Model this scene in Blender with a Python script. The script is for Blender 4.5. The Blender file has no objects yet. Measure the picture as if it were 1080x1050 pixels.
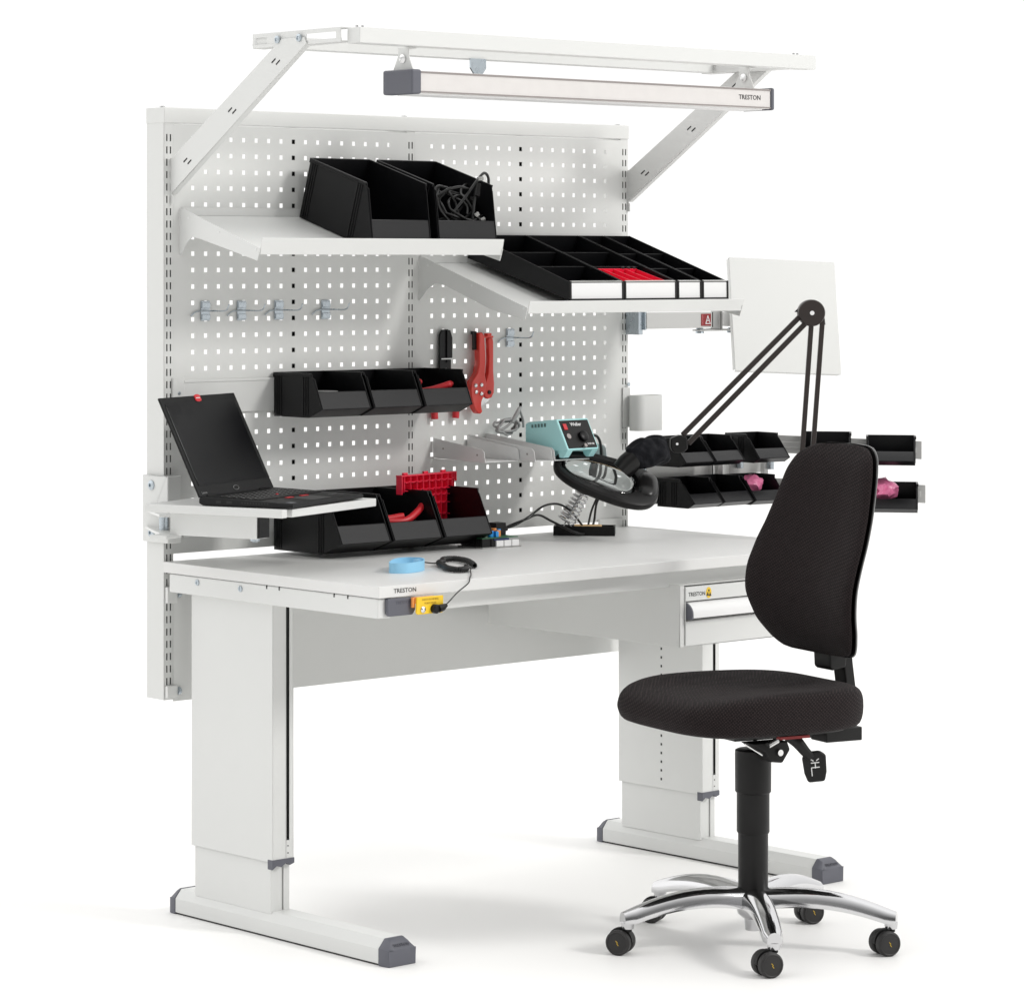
import bpy, bmesh, math, random
from mathutils import Vector as V, Matrix
random.seed(7)
R = math.radians
sc = bpy.context.scene
C = bpy.data.collections.new('scene'); sc.collection.children.link(C)

# ------------------------------------------------------------------ materials
def mat(name, col, rough=.5, metal=0, bump=None, spec=.5, coat=0, var=0, vscale=6, **kw):
    m = bpy.data.materials.new(name); m.use_nodes = True
    nt = m.node_tree; b = nt.nodes['Principled BSDF']
    b.inputs['Base Color'].default_value = (*col, 1)
    b.inputs['Roughness'].default_value = rough
    b.inputs['Metallic'].default_value = metal
    b.inputs['Specular IOR Level'].default_value = spec
    b.inputs['Coat Weight'].default_value = coat
    for k, v in kw.items(): b.inputs[k.replace('_', ' ')].default_value = v
    tc = nt.nodes.new('ShaderNodeTexCoord')
    if bump:
        sc_, st, dist = bump
        n = nt.nodes.new('ShaderNodeTexNoise'); n.inputs['Scale'].default_value = sc_; n.inputs['Detail'].default_value = 3
        nt.links.new(tc.outputs['Object'], n.inputs['Vector'])
        bp = nt.nodes.new('ShaderNodeBump'); bp.inputs['Strength'].default_value = st; bp.inputs['Distance'].default_value = dist
        nt.links.new(n.outputs['Fac'], bp.inputs['Height']); nt.links.new(bp.outputs['Normal'], b.inputs['Normal'])
    if var:
        n2 = nt.nodes.new('ShaderNodeTexNoise'); n2.inputs['Scale'].default_value = vscale; n2.inputs['Detail'].default_value = 6
        nt.links.new(tc.outputs['Object'], n2.inputs['Vector'])
        mx = nt.nodes.new('ShaderNodeMix'); mx.data_type = 'RGBA'
        mx.inputs[6].default_value = (*[c * (1 - var) for c in col], 1); mx.inputs[7].default_value = (*[min(1, c * (1 + var)) for c in col], 1)
        nt.links.new(n2.outputs['Fac'], mx.inputs[0]); nt.links.new(mx.outputs[2], b.inputs['Base Color'])
        mr = nt.nodes.new('ShaderNodeMapRange'); mr.inputs[3].default_value = rough * .85; mr.inputs[4].default_value = min(1, rough * 1.15)
        nt.links.new(n2.outputs['Fac'], mr.inputs[0]); nt.links.new(mr.outputs[0], b.inputs['Roughness'])
    return m

PAINT = mat('light grey powder coat', (.68, .686, .672), .42, bump=(900, .1, .0006), var=.018)
PAINT2 = mat('white powder coat', (.68, .686, .674), .4, bump=(900, .1, .0006), var=.018)
LAMI = mat('grey laminate', (.71, .71, .70), .40, bump=(1400, .06, .0004), var=.015, vscale=14)
EDGE = mat('laminate edge band', (.64, .635, .62), .45, var=.01)
BLACK = mat('black plastic', (.0042, .0042, .005), .36, spec=.24, bump=(700, .12, .0006), var=.55, vscale=14)
BLACKM = mat('black matte plastic', (.006, .0057, .0057), .45, spec=.28, bump=(500, .15, .0006), var=.15)
LIPM = mat('black textured lip', (.0085, .0085, .0095), .42, spec=.32, bump=(900, .2, .0006), var=.1)
RUB = mat('black rubber', (.015, .014, .014), .55, var=.1)
GREY = mat('slate grey plastic', (.105, .108, .13), .5, bump=(900, .12, .0005), var=.06)
LGREY = mat('pale grey sheet steel', (.74, .745, .74), .4, bump=(900, .06, .0005))
CHROME = mat('polished aluminium', (.60, .60, .61), .11, 1, var=.03, vscale=25)
ALU = mat('anodised aluminium', (.69, .665, .65), .38, .35, var=.03, vscale=40)
ALUD = mat('brown grey aluminium', (.32, .29, .28), .35, .8)
ZINC = mat('zinc plated steel', (.46, .51, .55), .28, .9, var=.12, vscale=80)
ARMG = mat('grey aluminium tube', (.5, .5, .49), .35, .35, var=.03)
RED = mat('red plastic', (.62, .02, .03), .38, var=.06, Subsurface_Weight=.05)
REDT = mat('red translucent plastic', (.78, .015, .055), .3, var=.1, vscale=30)
REDC = mat('red painted metal', (.66, .035, .022), .3, coat=.3, var=.07, vscale=15)
CYAN = mat('pale turquoise paint', (.47, .84, .85), .42, var=.02)
BLUE = mat('light blue fabric band', (.30, .62, .86), .7, bump=(1200, .3, .0008))
YEL = mat('yellow plastic', (.86, .56, .02), .4, var=.03)
ORA = mat('orange plastic', (.8, .3, .08), .4)
PINK = mat('pink antistatic bag film', (.86, .22, .42), .28, bump=(60, .8, .006), Transmission_Weight=.15)
WHITE = mat('white label card', (.8, .8, .8), .45)
STEEL = mat('steel', (.7, .7, .7), .25, 1)
BRASS = mat('yellow sponge', (.62, .42, .2), .8, bump=(200, .5, .002))
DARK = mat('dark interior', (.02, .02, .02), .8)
INK = mat('black ink', (.02, .02, .02), .5)
INKW = mat('white ink', (.75, .75, .75), .5)
INKG = mat('embossed grey', (.07, .072, .09), .5)
PCB = mat('green circuit board', (.03, .13, .06), .35, var=.3, vscale=120)
BLUEP = mat('blue component', (.02, .3, .75), .35)
SCREEN = mat('matte laptop screen', (.0025, .0025, .0035), .30, spec=.22)
LAP = mat('laptop soft black', (.006, .006, .0065), .48, spec=.25, bump=(900, .1, .0004), var=.1)
CABLE = mat('black cable', (.012, .012, .012), .38)
GCAB = mat('grey cable', (.33, .33, .33), .45)
MBRN = mat('dark brown lacquered steel', (.03, .023, .021), .38, .3, var=.08)
CLOTH = mat('crumpled black fabric', (.006, .0065, .0095), .7, spec=.25, bump=(45, .9, .008))
CONN = mat('clear connector', (.6, .6, .58), .15, Transmission_Weight=.5)
GLASS = mat('magnifying glass', (.82, .86, .86), .0, Transmission_Weight=1.0, IOR=1.5)
SHELL = mat('black satin shell', (.0075, .007, .007), .3, spec=.35)
FLOOR = mat('white studio floor', (.90, .895, .885), .55, spec=.25)

def fabric():
    m = bpy.data.materials.new('woven dark brown upholstery'); m.use_nodes = True
    nt = m.node_tree; b = nt.nodes['Principled BSDF']; L = nt.links.new
    tc = nt.nodes.new('ShaderNodeTexCoord'); mp = nt.nodes.new('ShaderNodeMapping'); mp.inputs['Rotation'].default_value = (R(20), R(35), R(45))
    L(tc.outputs['Object'], mp.inputs['Vector'])
    w1 = nt.nodes.new('ShaderNodeTexWave'); w1.inputs['Scale'].default_value = 62; w1.inputs['Distortion'].default_value = 1.2; w1.inputs['Detail Scale'].default_value = 30; w1.bands_direction = 'X'
    w2 = nt.nodes.new('ShaderNodeTexWave'); w2.inputs['Scale'].default_value = 62; w2.inputs['Distortion'].default_value = 1.2; w2.inputs['Detail Scale'].default_value = 30; w2.bands_direction = 'Z'
    n = nt.nodes.new('ShaderNodeTexNoise'); n.inputs['Scale'].default_value = 420; n.inputs['Detail'].default_value = 2
    for x in (w1, w2): L(mp.outputs[0], x.inputs['Vector'])
    L(tc.outputs['Object'], n.inputs['Vector'])
    mu = nt.nodes.new('ShaderNodeMath'); mu.operation = 'MULTIPLY'; L(w1.outputs['Fac'], mu.inputs[0]); L(w2.outputs['Fac'], mu.inputs[1])
    ad = nt.nodes.new('ShaderNodeMath'); ad.operation = 'MULTIPLY_ADD'; ad.inputs[1].default_value = .7; L(mu.outputs[0], ad.inputs[0]); L(n.outputs['Fac'], ad.inputs[2])
    rp = nt.nodes.new('ShaderNodeValToRGB'); e = rp.color_ramp.elements
    e[0].position = .35; e[0].color = (.0042, .0034, .0036, 1); e[1].position = 1.0; e[1].color = (.027, .019, .0195, 1)
    L(ad.outputs[0], rp.inputs[0]); L(rp.outputs[0], b.inputs['Base Color'])
    bp = nt.nodes.new('ShaderNodeBump'); bp.inputs['Strength'].default_value = .7; bp.inputs['Distance'].default_value = .0015
    L(ad.outputs[0], bp.inputs['Height']); L(bp.outputs[0], b.inputs['Normal'])
    n3 = nt.nodes.new('ShaderNodeTexNoise'); n3.inputs['Scale'].default_value = 9; n3.inputs['Detail'].default_value = 2; L(tc.outputs['Object'], n3.inputs['Vector'])
    b2 = nt.nodes.new('ShaderNodeBump'); b2.inputs['Strength'].default_value = .5; b2.inputs['Distance'].default_value = .012; L(n3.outputs['Fac'], b2.inputs['Height']); L(bp.outputs[0], b2.inputs['Normal']); L(b2.outputs[0], b.inputs['Normal'])
    b.inputs['Roughness'].default_value = .9; b.inputs['Specular IOR Level'].default_value = .15
    b.inputs['Sheen Weight'].default_value = .03
    return m
FABRIC = fabric()

# ------------------------------------------------------------------ helpers (millimetres in, metres out)
OFF = {}
def tag(o, label, cat, group=None, kind=None):
    if label: o['label'] = label
    if cat: o['category'] = cat
    if group: o['group'] = group
    if kind: o['kind'] = kind
    return o
def thing(name, label, cat, loc=(0, 0, 0), rot=None, group=None):
    """rot None: parts are given in world millimetres; rot = Matrix/angle: parts are given in the thing's own frame"""
    o = bpy.data.objects.new(name, None); C.objects.link(o); o.empty_display_size = .05
    o.location = V(loc) * .001
    if rot is None: OFF[o.name] = V(loc)
    else:
        OFF[o.name] = V((0, 0, 0))
        o.rotation_euler = (0, 0, rot) if isinstance(rot, (int, float)) else rot.to_euler()
    return tag(o, label, cat, group)
def frame(origin, x, y, z):
    m = Matrix.Identity(4)
    for i, a in enumerate((V(x), V(y), V(z))):
        for j in range(3): m[j][i] = a[j]
    for j in range(3): m[j][3] = V(origin)[j]
    return m
def smooth_path(pts, sub=6, closed=False):
    pts = [V(p) for p in pts]; n = len(pts); out = []
    if n < 3: return pts
    rng = range(n if closed else n - 1)
    for i in rng:
        if closed: p0, p1, p2, p3 = pts[(i-1) % n], pts[i], pts[(i+1) % n], pts[(i+2) % n]
        else: p0, p1, p2, p3 = pts[max(i-1, 0)], pts[i], pts[i+1], pts[min(i+2, n-1)]
        for k in range(sub):
            t = k / sub
            out.append(.5 * ((2*p1) + (-p0+p2)*t + (2*p0-5*p1+4*p2-p3)*t*t + (-p0+3*p1-3*p2+p3)*t**3))
    if not closed: out.append(pts[-1])
    return out
class MB:
    def __init__(s, M=None): s.b = bmesh.new(); s.M = M
    def v(s, p):
        p = V(p)
        if s.M is not None: p = s.M @ p
        return s.b.verts.new(p)
    def f(s, vs):
        try: return s.b.faces.new(vs)
        except ValueError: return None
    def box(s, x0, x1, y0, y1, z0, z1):
        q = [s.v((x, y, z)) for z in (z0, z1) for y in (y0, y1) for x in (x0, x1)]
        for a in ((0, 2, 3, 1), (4, 5, 7, 6), (0, 1, 5, 4), (2, 6, 7, 3), (0, 4, 6, 2), (1, 3, 7, 5)): s.f([q[i] for i in a])
        return s
    def prism(s, pts, ax, a, b):
        """pts in the plane normal to ax ('x': (y,z), 'y': (x,z), 'z': (x,y)) extruded from a to b"""
        def P(p, t): return {'x': (t, p[0], p[1]), 'y': (p[0], t, p[1]), 'z': (p[0], p[1], t)}[ax]
        A = [s.v(P(p, a)) for p in pts]; B = [s.v(P(p, b)) for p in pts]
        s.f(A[::-1]); s.f(B); n = len(pts)
        for i in range(n): s.f([A[i], A[(i+1) % n], B[(i+1) % n], B[i]])
        return s
    def tube(s, pts, r, n=8, closed=False, sub=1, caps=True):
        if sub > 1: pts = smooth_path(pts, sub, closed)
        pts = [V(p) for p in pts]; rr = r if isinstance(r, (list, tuple)) else None
        N = len(pts); rings = []
        up = None
        for i, p in enumerate(pts):
            if closed: t = pts[(i+1) % N] - pts[i-1]
            else: t = pts[min(i+1, N-1)] - pts[max(i-1, 0)]
            t.normalize()
            if up is None: up = t.orthogonal().normalized()
            else: up = (up - t * up.dot(t)); up = up.normalized() if up.length > 1e-6 else t.orthogonal().normalized()
            w = t.cross(up); rad = r if rr is None else (rr[i] if len(rr) == N else rr[0] + (rr[-1]-rr[0]) * i / (N-1))
            rings.append([s.v(p + (up * math.cos(2*math.pi*k/n) + w * math.sin(2*math.pi*k/n)) * rad) for k in range(n)])
        for i in range(N if closed else N-1):
            a, b = rings[i], rings[(i+1) % N]
            for k in range(n): s.f([a[k], a[(k+1) % n], b[(k+1) % n], b[k]])
        if caps and not closed: s.f(rings[0][::-1]); s.f(rings[-1])
        return s
    def cyl(s, p0, p1, r, n=20, r2=None): return s.tube([p0, p1], r if r2 is None else [r, r2], n)
    def lathe(s, prof, c=(0, 0, 0), M=None, n=32):
        """prof: (radius, height) list round local z at c, optional 4x4 M"""
        M = M or Matrix.Translation(V(c)); rings = []
        for (r, h) in prof:
            rings.append([s.v(M @ V((r*math.cos(2*math.pi*k/n), r*math.sin(2*math.pi*k/n), h))) for k in range(n)])
        for a, b in zip(rings, rings[1:]):
            for k in range(n): s.f([a[k], a[(k+1) % n], b[(k+1) % n], b[k]])
        s.f(rings[0][::-1]); s.f(rings[-1]); return s
    def grid(s, rows, closed_u=True, cap=True):
        """rows: list of rings of points"""
        rg = [[s.v(p) for p in row] for row in rows]
        for a, b in zip(rg, rg[1:]):
            n = len(a)
            for k in range(n if closed_u else n-1): s.f([a[k], a[(k+1) % n], b[(k+1) % n], b[k]])
        if cap: s.f(rg[0][::-1]); s.f(rg[-1])
        return s
    def holed(s, xs, zs, hole, y0, y1):
        """plate in the xz plane made of cells; hole(i,j) -> (hw, hh) half sizes of a rectangular hole or None"""
        def cell(x0, x1, z0, z1, h):
            if not h:
                for y, fl in ((y0, 0), (y1, 1)):
                    q = [s.v(p) for p in ((x0, y, z0), (x1, y, z0), (x1, y, z1), (x0, y, z1))]; s.f(q if not fl else q[::-1])
                return
            cx, cz = (x0+x1)/2, (z0+z1)/2; hw, hh = h
            O = [(x0, z0), (x1, z0), (x1, z1), (x0, z1)]; I = [(cx-hw, cz-hh), (cx+hw, cz-hh), (cx+hw, cz+hh), (cx-hw, cz+hh)]
            vo = [[s.v((a, y, b)) for a, b in O] for y in (y0, y1)]; vi = [[s.v((a, y, b)) for a, b in I] for y in (y0, y1)]
            for k in range(4):
                l = (k+1) % 4
                s.f([vo[0][k], vo[0][l], vi[0][l], vi[0][k]]); s.f([vo[1][k], vi[1][k], vi[1][l], vo[1][l]])
                s.f([vi[0][k], vi[0][l], vi[1][l], vi[1][k]])
        for i in range(len(xs)-1):
            for j in range(len(zs)-1): cell(xs[i], xs[i+1], zs[j], zs[j+1], hole(i, j))
        return s
    def build(s, name, m, parent=None, bevel=0, smooth=False, sub=0, seg=2, label=None, weld=True, split=0):
        if split:      # 'split' equal chunks of faces in build order: one object each
            fs = s.b.faces[:]; n = len(fs)//split; out = None
            for k in range(split):
                idx = fs[k*n:(k+1)*n]; m2 = MB(); mp = {}
                for f in idx:
                    vs = []
                    for v in f.verts:
                        if v not in mp: mp[v] = m2.b.verts.new(v.co)
                        vs.append(mp[v])
                    m2.b.faces.new(vs)
                o = m2.build(name, m, parent, bevel, smooth, sub, seg, label, weld); out = out or o
            s.b.free(); return out
        if weld: bmesh.ops.remove_doubles(s.b, verts=s.b.verts[:], dist=.001)
        off = V((0, 0, 0)); q = parent
        while q is not None:
            off = off + OFF.get(q.name, V((0, 0, 0))); q = q.parent
        for v in s.b.verts: v.co = (v.co - off) * .001
        bmesh.ops.recalc_face_normals(s.b, faces=s.b.faces[:])
        me = bpy.data.meshes.new(name); s.b.to_mesh(me); s.b.free()
        me.materials.append(m)
        o = bpy.data.objects.new(name, me); C.objects.link(o); o.parent = parent
        if smooth or bevel: 
            for p in me.polygons: p.use_smooth = True
            if not smooth or smooth == 'auto': me.set_sharp_from_angle(angle=R(35))
        if bevel:
            bv = o.modifiers.new('bevel', 'BEVEL'); bv.width = bevel * .001; bv.segments = seg; bv.limit_method = 'ANGLE'; bv.angle_limit = R(38); bv.harden_normals = True; bv.use_clamp_overlap = True
        if sub:
            ss = o.modifiers.new('sub', 'SUBSURF'); ss.levels = sub; ss.render_levels = sub
        if label: o['label'] = label
        return o
def text(body, origin, right, up, size, m, name='lettering', parent=None, depth=.25, align='CENTER', width=1.0, bold=0):
    cu = bpy.data.curves.new('t', 'FONT'); cu.body = body; cu.size = 1; cu.extrude = 0; cu.align_x = align; cu.align_y = 'CENTER'; cu.offset = bold
    cu.resolution_u = 2
    to = bpy.data.objects.new('t', cu); me0 = bpy.data.meshes.new_from_object(to); bpy.data.objects.remove(to)
    r = V(right).normalized(); u = V(up).normalized(); nn = r.cross(u)
    mb = MB(); vs = []
    for v in me0.vertices: vs.append(mb.b.verts.new(V(origin) + r * v.co.x * size * width + u * v.co.y * size + nn * depth))
    for p in me0.polygons:
        try: mb.b.faces.new([vs[i] for i in p.vertices])
        except ValueError: pass
    bpy.data.meshes.remove(me0)
    r_ = bmesh.ops.extrude_face_region(mb.b, geom=mb.b.faces[:])
    for v in [g for g in r_['geom'] if isinstance(g, bmesh.types.BMVert)]: v.co -= nn * (depth + .15)
    return mb.build(name, m, parent, weld=False)
def union_roots(o):
    return o
def copy_tree(o, parent=None):
    c = o.copy(); C.objects.link(c); c.parent = parent
    if o.name in OFF: OFF[c.name] = OFF[o.name]
    for ch in o.children: copy_tree(ch, c)
    return c

# ------------------------------------------------------------------ setting
mb = MB(); mb.box(-150000, 150000, -150000, 150000, -20, 0)
tag(mb.build('floor', FLOOR), None, None, kind='structure')

# ------------------------------------------------------------------ workbench
ZT = 811
t = thing('workbench', 'large light grey height-adjustable workbench with telescopic legs and long feet', 'workbench', (680, -375, 0))
mb = MB(); mb.box(-88, 1448, -750, -4, ZT-25, ZT); top = mb.build('tabletop', LAMI, t, bevel=1.5)
mb = MB()
for k in range(2): pass
text('TRESTON', (-14, -750.3, ZT-12), (1, 0, 0), (0, 0, 1), 13, INK, 'lettering', top, width=1.15, bold=.008)
for x0, sgn in ((-84, 1), (1404, -1)):
    mb = MB(); mb.box(x0 if sgn > 0 else 1404, x0+40 if sgn > 0 else 1444, -742, -20, 742, ZT-26.5)
    sb = mb.build('side_beam', PAINT2, t, bevel=3)
    if sgn > 0:
        mb = MB()
        for (y, z) in ((-95, 772), (-250, 770)):
            mb.lathe([(7, 0), (7, 2), (5.5, 3.2), (3, 3.2), (2.2, 1.6)], M=frame((-84, y-30, z), (0, 1, 0), (0, 0, 1), (-1, 0, 0)), n=16)
        mb.build('screw', ZINC, sb, smooth='auto', split=2)
        mb = MB()
        for y in (-372, -415, -600, -645): mb.box(-85.2, -83, y-1.2, y+1.2, 777, 785)
        mb.build('slot', DARK, sb, split=4)
mb = MB(); mb.box(-40, 1400, -706, -666, 745, ZT-26.5); mb.build('front_beam', PAINT2, t, bevel=3)
mb = MB(); mb.box(-40, 1400, -60, -25, 745, ZT-26.5); mb.build('rear_beam', PAINT2, t, bevel=3)
# modesty panel
mb = MB(); mb.holed([-60, 340, 360, 1412], [488, 676, 696, 790], lambda i, j: (4, 4) if (i == 1 and j == 1) else None, -5, -3.5); mb.build('modesty_panel', PAINT, t)
# leg end caps of the side beams
for x0 in (-66, 1366):
    mb = MB(); mb.prism([(x0, 784), (x0+80, 784), (x0+80, 756), (x0+72, 746), (x0+6, 746), (x0, 752)], 'y', -753, -742.5)
    cp = mb.build('beam_end_cap', GREY, t, bevel=2.5)
    text('TRESTON', (x0+46, -753.2, 774), (1, 0, 0), (0, 0, 1), 9, INKG, 'lettering', cp, width=1.2)
def foot(x0):
    w = 82
    prof = [(x0, 4), (x0, 36), (x0+17, 56), (x0+w-17, 56), (x0+w, 36), (x0+w, 4)]
    mb = MB(); mb.prism(prof, 'y', -716, -12); f = mb.build('foot', PAINT2, t, bevel=1.5)
    mb = MB()
    # front cap, tapering
    def ring(y, ins, top_): return [(x0+ins-.8, y, 0), (x0+ins-.8, y, 37-ins*.4), (x0+17+ins*.3, y, top_), (x0+w-17-ins*.3, y, top_), (x0+w-ins+.8, y, 37-ins*.4), (x0+w-ins+.8, y, 0)]
    mb.grid([ring(-716, 0, 57), ring(-722, 0, 57), ring(-735, 1, 52), ring(-746, 3, 36), ring(-748, 4, 4)], True)
    c1 = mb.build('end_cap', GREY, f, bevel=2)
    text('TRESTON', (x0+41, -742.5, 44), (1, 0, 0), (0, .55, .83), 9, INKG, 'lettering', c1, width=1.15, depth=1.2)
    mb = MB()
    mb.grid([ring(-12, 0, 57), ring(-8, 0, 57), ring(4, 1, 50), ring(12, 4, 30), ring(13, 5, 4)], True)
    mb.build('end_cap', GREY, f, bevel=2)
    mb = MB(); mb.box(x0+4, x0+w-4, -712, -16, 0, 4.2); mb.build('rubber_strip', RUB, f)
for side, (x0, xs) in enumerate(((-60, -55), (1338, 1341))):
    foot(x0)
    # outer telescopic sleeve (open bottom) with slotted front
    mb = MB(); W = 62
    T = 2
    mb.box(xs, xs+T, -356, -66, 166, 784); mb.box(xs+W-T, xs+W, -356, -66, 166, 784)
    mb.box(xs+T, xs+W-T, -68, -66, 166, 784)
    mb.box(xs+T, xs+40, -356, -354, 166, 742); mb.box(xs+50, xs+W-T, -356, -354, 166, 742)
    mb.box(xs+40, xs+50, -356, -354, 166, 212)
    leg = mb.build('leg', PAINT2, t, bevel=1)
    mb = MB(); mb.box(xs+T+.5, xs+W-T-.5, -350, -346, 215, 735); mb.build('inner_track', DARK, leg)
    mb = MB(); mb.box(xs+52, xs+54.5, -352, -348, 215, 735); mb.build('guide_rail', STEEL, leg)
    mb = MB(); mb.prism([(xs-.8, 172), (xs+W+.8, 172), (xs+W+.8, 160), (xs+50, 156), (xs+40, 163), (xs+26, 154), (xs+12, 158), (xs-.8, 150)], 'y', -358, -340)
    mb.build('sleeve_cap', GREY, leg, bevel=1)
    mb = MB(); mb.box(xs+6, xs+38, -344, -72, 50, 240); mb.box(xs+41, xs+58, -346, -78, 50, 240); mb.build('inner_leg', PAINT2, leg, bevel=1)
    mb = MB()
    for z in (182, 198): mb.box(xs+44, xs+46.5, -356.6, -355, z, z+3)
    if side:
        for k in range(18):
            z = 560 - k*22
            mb.box(xs-.7, xs+1, -219, -214.5, z, z+6)
    mb.build('hole', DARK, leg, split=20 if side else 2)

# ------------------------------------------------------------------ drawer unit
t = thing('drawer_unit', 'light grey single drawer unit with long white handle hung under the tabletop', 'drawer', (1060, -400, 609))
X0, X1 = 850, 1300
mb = MB(); mb.box(X0, X0+2, -738, -98, 609, 752); mb.box(X1-2, X1, -738, -98, 609, 752); mb.box(X0+2, X1-2, -738, -98, 609, 611)
mb.box(X0+2, X1-2, -100, -98, 611, 752); mb.box(X0+2, X1-2, -738, -98, 750, 752)
mb.box(X0, X0+14, -740, -738, 609, 750); mb.box(X1-14, X1, -740, -738, 609, 750)
cab = mb.build('cabinet', PAINT, t, bevel=.8)
mb = MB()
mb.holed([X0+17, X1-17], [611, 748], lambda i, j: None, -741, -739)
mb = MB()
mb.box(X0+15, X1-15, -744, -720, 714, 747); mb.box(X0+15, X1-15, -744, -720, 611, 668); mb.box(X0+15, X1-15, -722, -720, 668, 714)
mb.box(X0+15, X0+17, -743, -722, 668, 714); mb.box(X1-17, X1-15, -743, -722, 668, 714)
fr = mb.build('drawer_front', PAINT2, t, bevel=1)
hp = [(-722, 711), (-735, 711)] + [(-735 - 27*math.sin(R(a)), 684 + 27*math.cos(R(a))) for a in range(10, 81, 10)] + [(-762, 676), (-758, 676), (-735, 706), (-722, 707)]
mb = MB(); mb.prism(hp, 'x', X0+22, X1-22); hd = mb.build('handle', WHITE, fr, bevel=.6)
for xx in (X0+17.5, X1-22):
    mb = MB(); mb.prism([(-722, 711)] + hp[1:10] + [(-762, 673), (-722, 672)], 'x', xx, xx+4); mb.build('handle_cap', GREY, hd)
text('TRESTON', (X0+52, -744.2, 729), (1, 0, 0), (0, 0, 1), 13, INK, 'lettering', fr, bold=.01)
mb = MB(); mb.prism([(X0+92+9*math.cos(R(a))*1.0, 730+13*math.sin(R(a))) for a in range(0, 360, 24)], 'y', -744.8, -743.9); st = mb.build('sticker', YEL, fr)
mb = MB(); 
for a, b in ((X0+88, 727), (X0+96, 726)): mb.prism([(a-4, b-4), (a+4, b-4), (a, b+5)], 'y', -745.4, -744.7)
mb.prism([(X0+89, 737), (X0+95, 737), (X0+92, 731)], 'y', -745.4, -744.7)
mb.build('warning_mark', INK, st)

# ------------------------------------------------------------------ perforated rear wall
t = thing('perforated_wall', 'tall light grey perforated steel wall of two panels between three slotted posts', 'pegboard', (680, 30, 488))
UP = [(-84, -57), (666, 693), (1416, 1443)]
for k, (a, b) in enumerate(UP):
    zb = 492
    mb = MB()
    xs = [a, a+5.5, a+11, a+16, a+21.5, b]
    zs = []; z = zb
    while z + 28.4 < 1815: zs.append(z); z += 28.4
    zs += [z, 1852]
    def hf(i, j, n=len(zs)):
        if j >= n-2: return None
        return (2.0, 8.2) if i in (1, 3) else None
    mb.holed(xs, zs, hf, -1, 0)
    if k == 0: mb.box(a, a+1.5, 0, 64, zb, 1852)
    else: mb.box(a, a+1.5, 0, 60, zb, 1852)
    mb.box(b-1.5, b, 0, 60, zb, 1852); mb.box(a+1.6 if k == 0 else a, b-1.6 if k == 0 else b, 60.1, 64, zb, 1852)
    po = mb.build('post', PAINT, t)
    mb = MB(); mb.box(a+2, b-2, .4, 2, zb+2, 1850); mb.build('slot_shade_strip', DARK, po)  # added dark strip behind the slots, stands in for shade inside the hollow post
def panel(x0):
    mb = MB()
    xs = [x0, x0+38] + [x0+38 + 38*(i+1) for i in range(17)] + [x0+723]
    zr = [1783.65 - 38*r for r in range(25)][::-1]
    zs = [827] + [zr[0]-19 if zr[0]-19 > 828 else 833] + [zz+19 for zz in zr] + [1815]
    def hf(i, j): return (5, 5.2) if 1 <= i <= 17 and 1 <= j <= 25 else None
    mb.holed(xs, zs, hf, -1.2, 0)
    # folded edges
    mb.box(x0, x0+1.2, 0, 18, 827, 1815); mb.box(x0+721.8, x0+723, 0, 18, 827, 1815)
    mb.box(x0+1.2, x0+721.8, 0, 18, 827, 828.2)
    p = mb.build('perforated_panel', PAINT, t)
    cx = x0 + 57 + 8*38
    mb = MB(); mb.box(cx-11, cx-9.5, .1, 10, 830, 1813); mb.box(cx+17, cx+18.5, .1, 10, 830, 1813); mb.box(cx-11, cx+18.5, 10, 11.5, 830, 1813); mb.build('stiffener', DARK, p)  # stiffener channel coloured near black in place of the shade behind its holes
    return p
# hole centres: first column 57 mm from the panel edge -> cells of 38 start at +38
pl = panel(-57); panel(693)
mb = MB(); mb.box(1416-19, 1416-1.5, 3, 5, 829, 1813); mb.build('edge_strip', PAINT, t)
mb = MB(); mb.box(-85.5, 1444.5, -4, 66, 1818, 1854); mb.build('top_rail', PAINT, t, bevel=2)
mb = MB()
for x in (-70, 680, 1430): mb.lathe([(8, 0), (8, 3), (5, 5)], c=(x, 25, 1854), n=16)
mb.build('rail_bolt', STEEL, t, smooth='auto', split=3)
mb = MB(); mb.box(-82, -52, -12, -2.2, 715, 752); mb.box(-82, -52, -12, -2.2, 497, 525); mb.build('mounting_bracket', PAINT, t, bevel=1.5, split=2)
mb = MB()
for z in (735, 512): mb.cyl((-52, -8, z), (-44, -8, z), 9, 12); mb.cyl((-46, -8, z), (-40, -8, z), 5, 6)
mb.build('clamp_bolt', ZINC, t, smooth='auto')
mb = MB(); mb.box(1330, 1416, -9, -3, 812, 834); mb.build('lower_bracket', PAINT, t, bevel=1)

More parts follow.
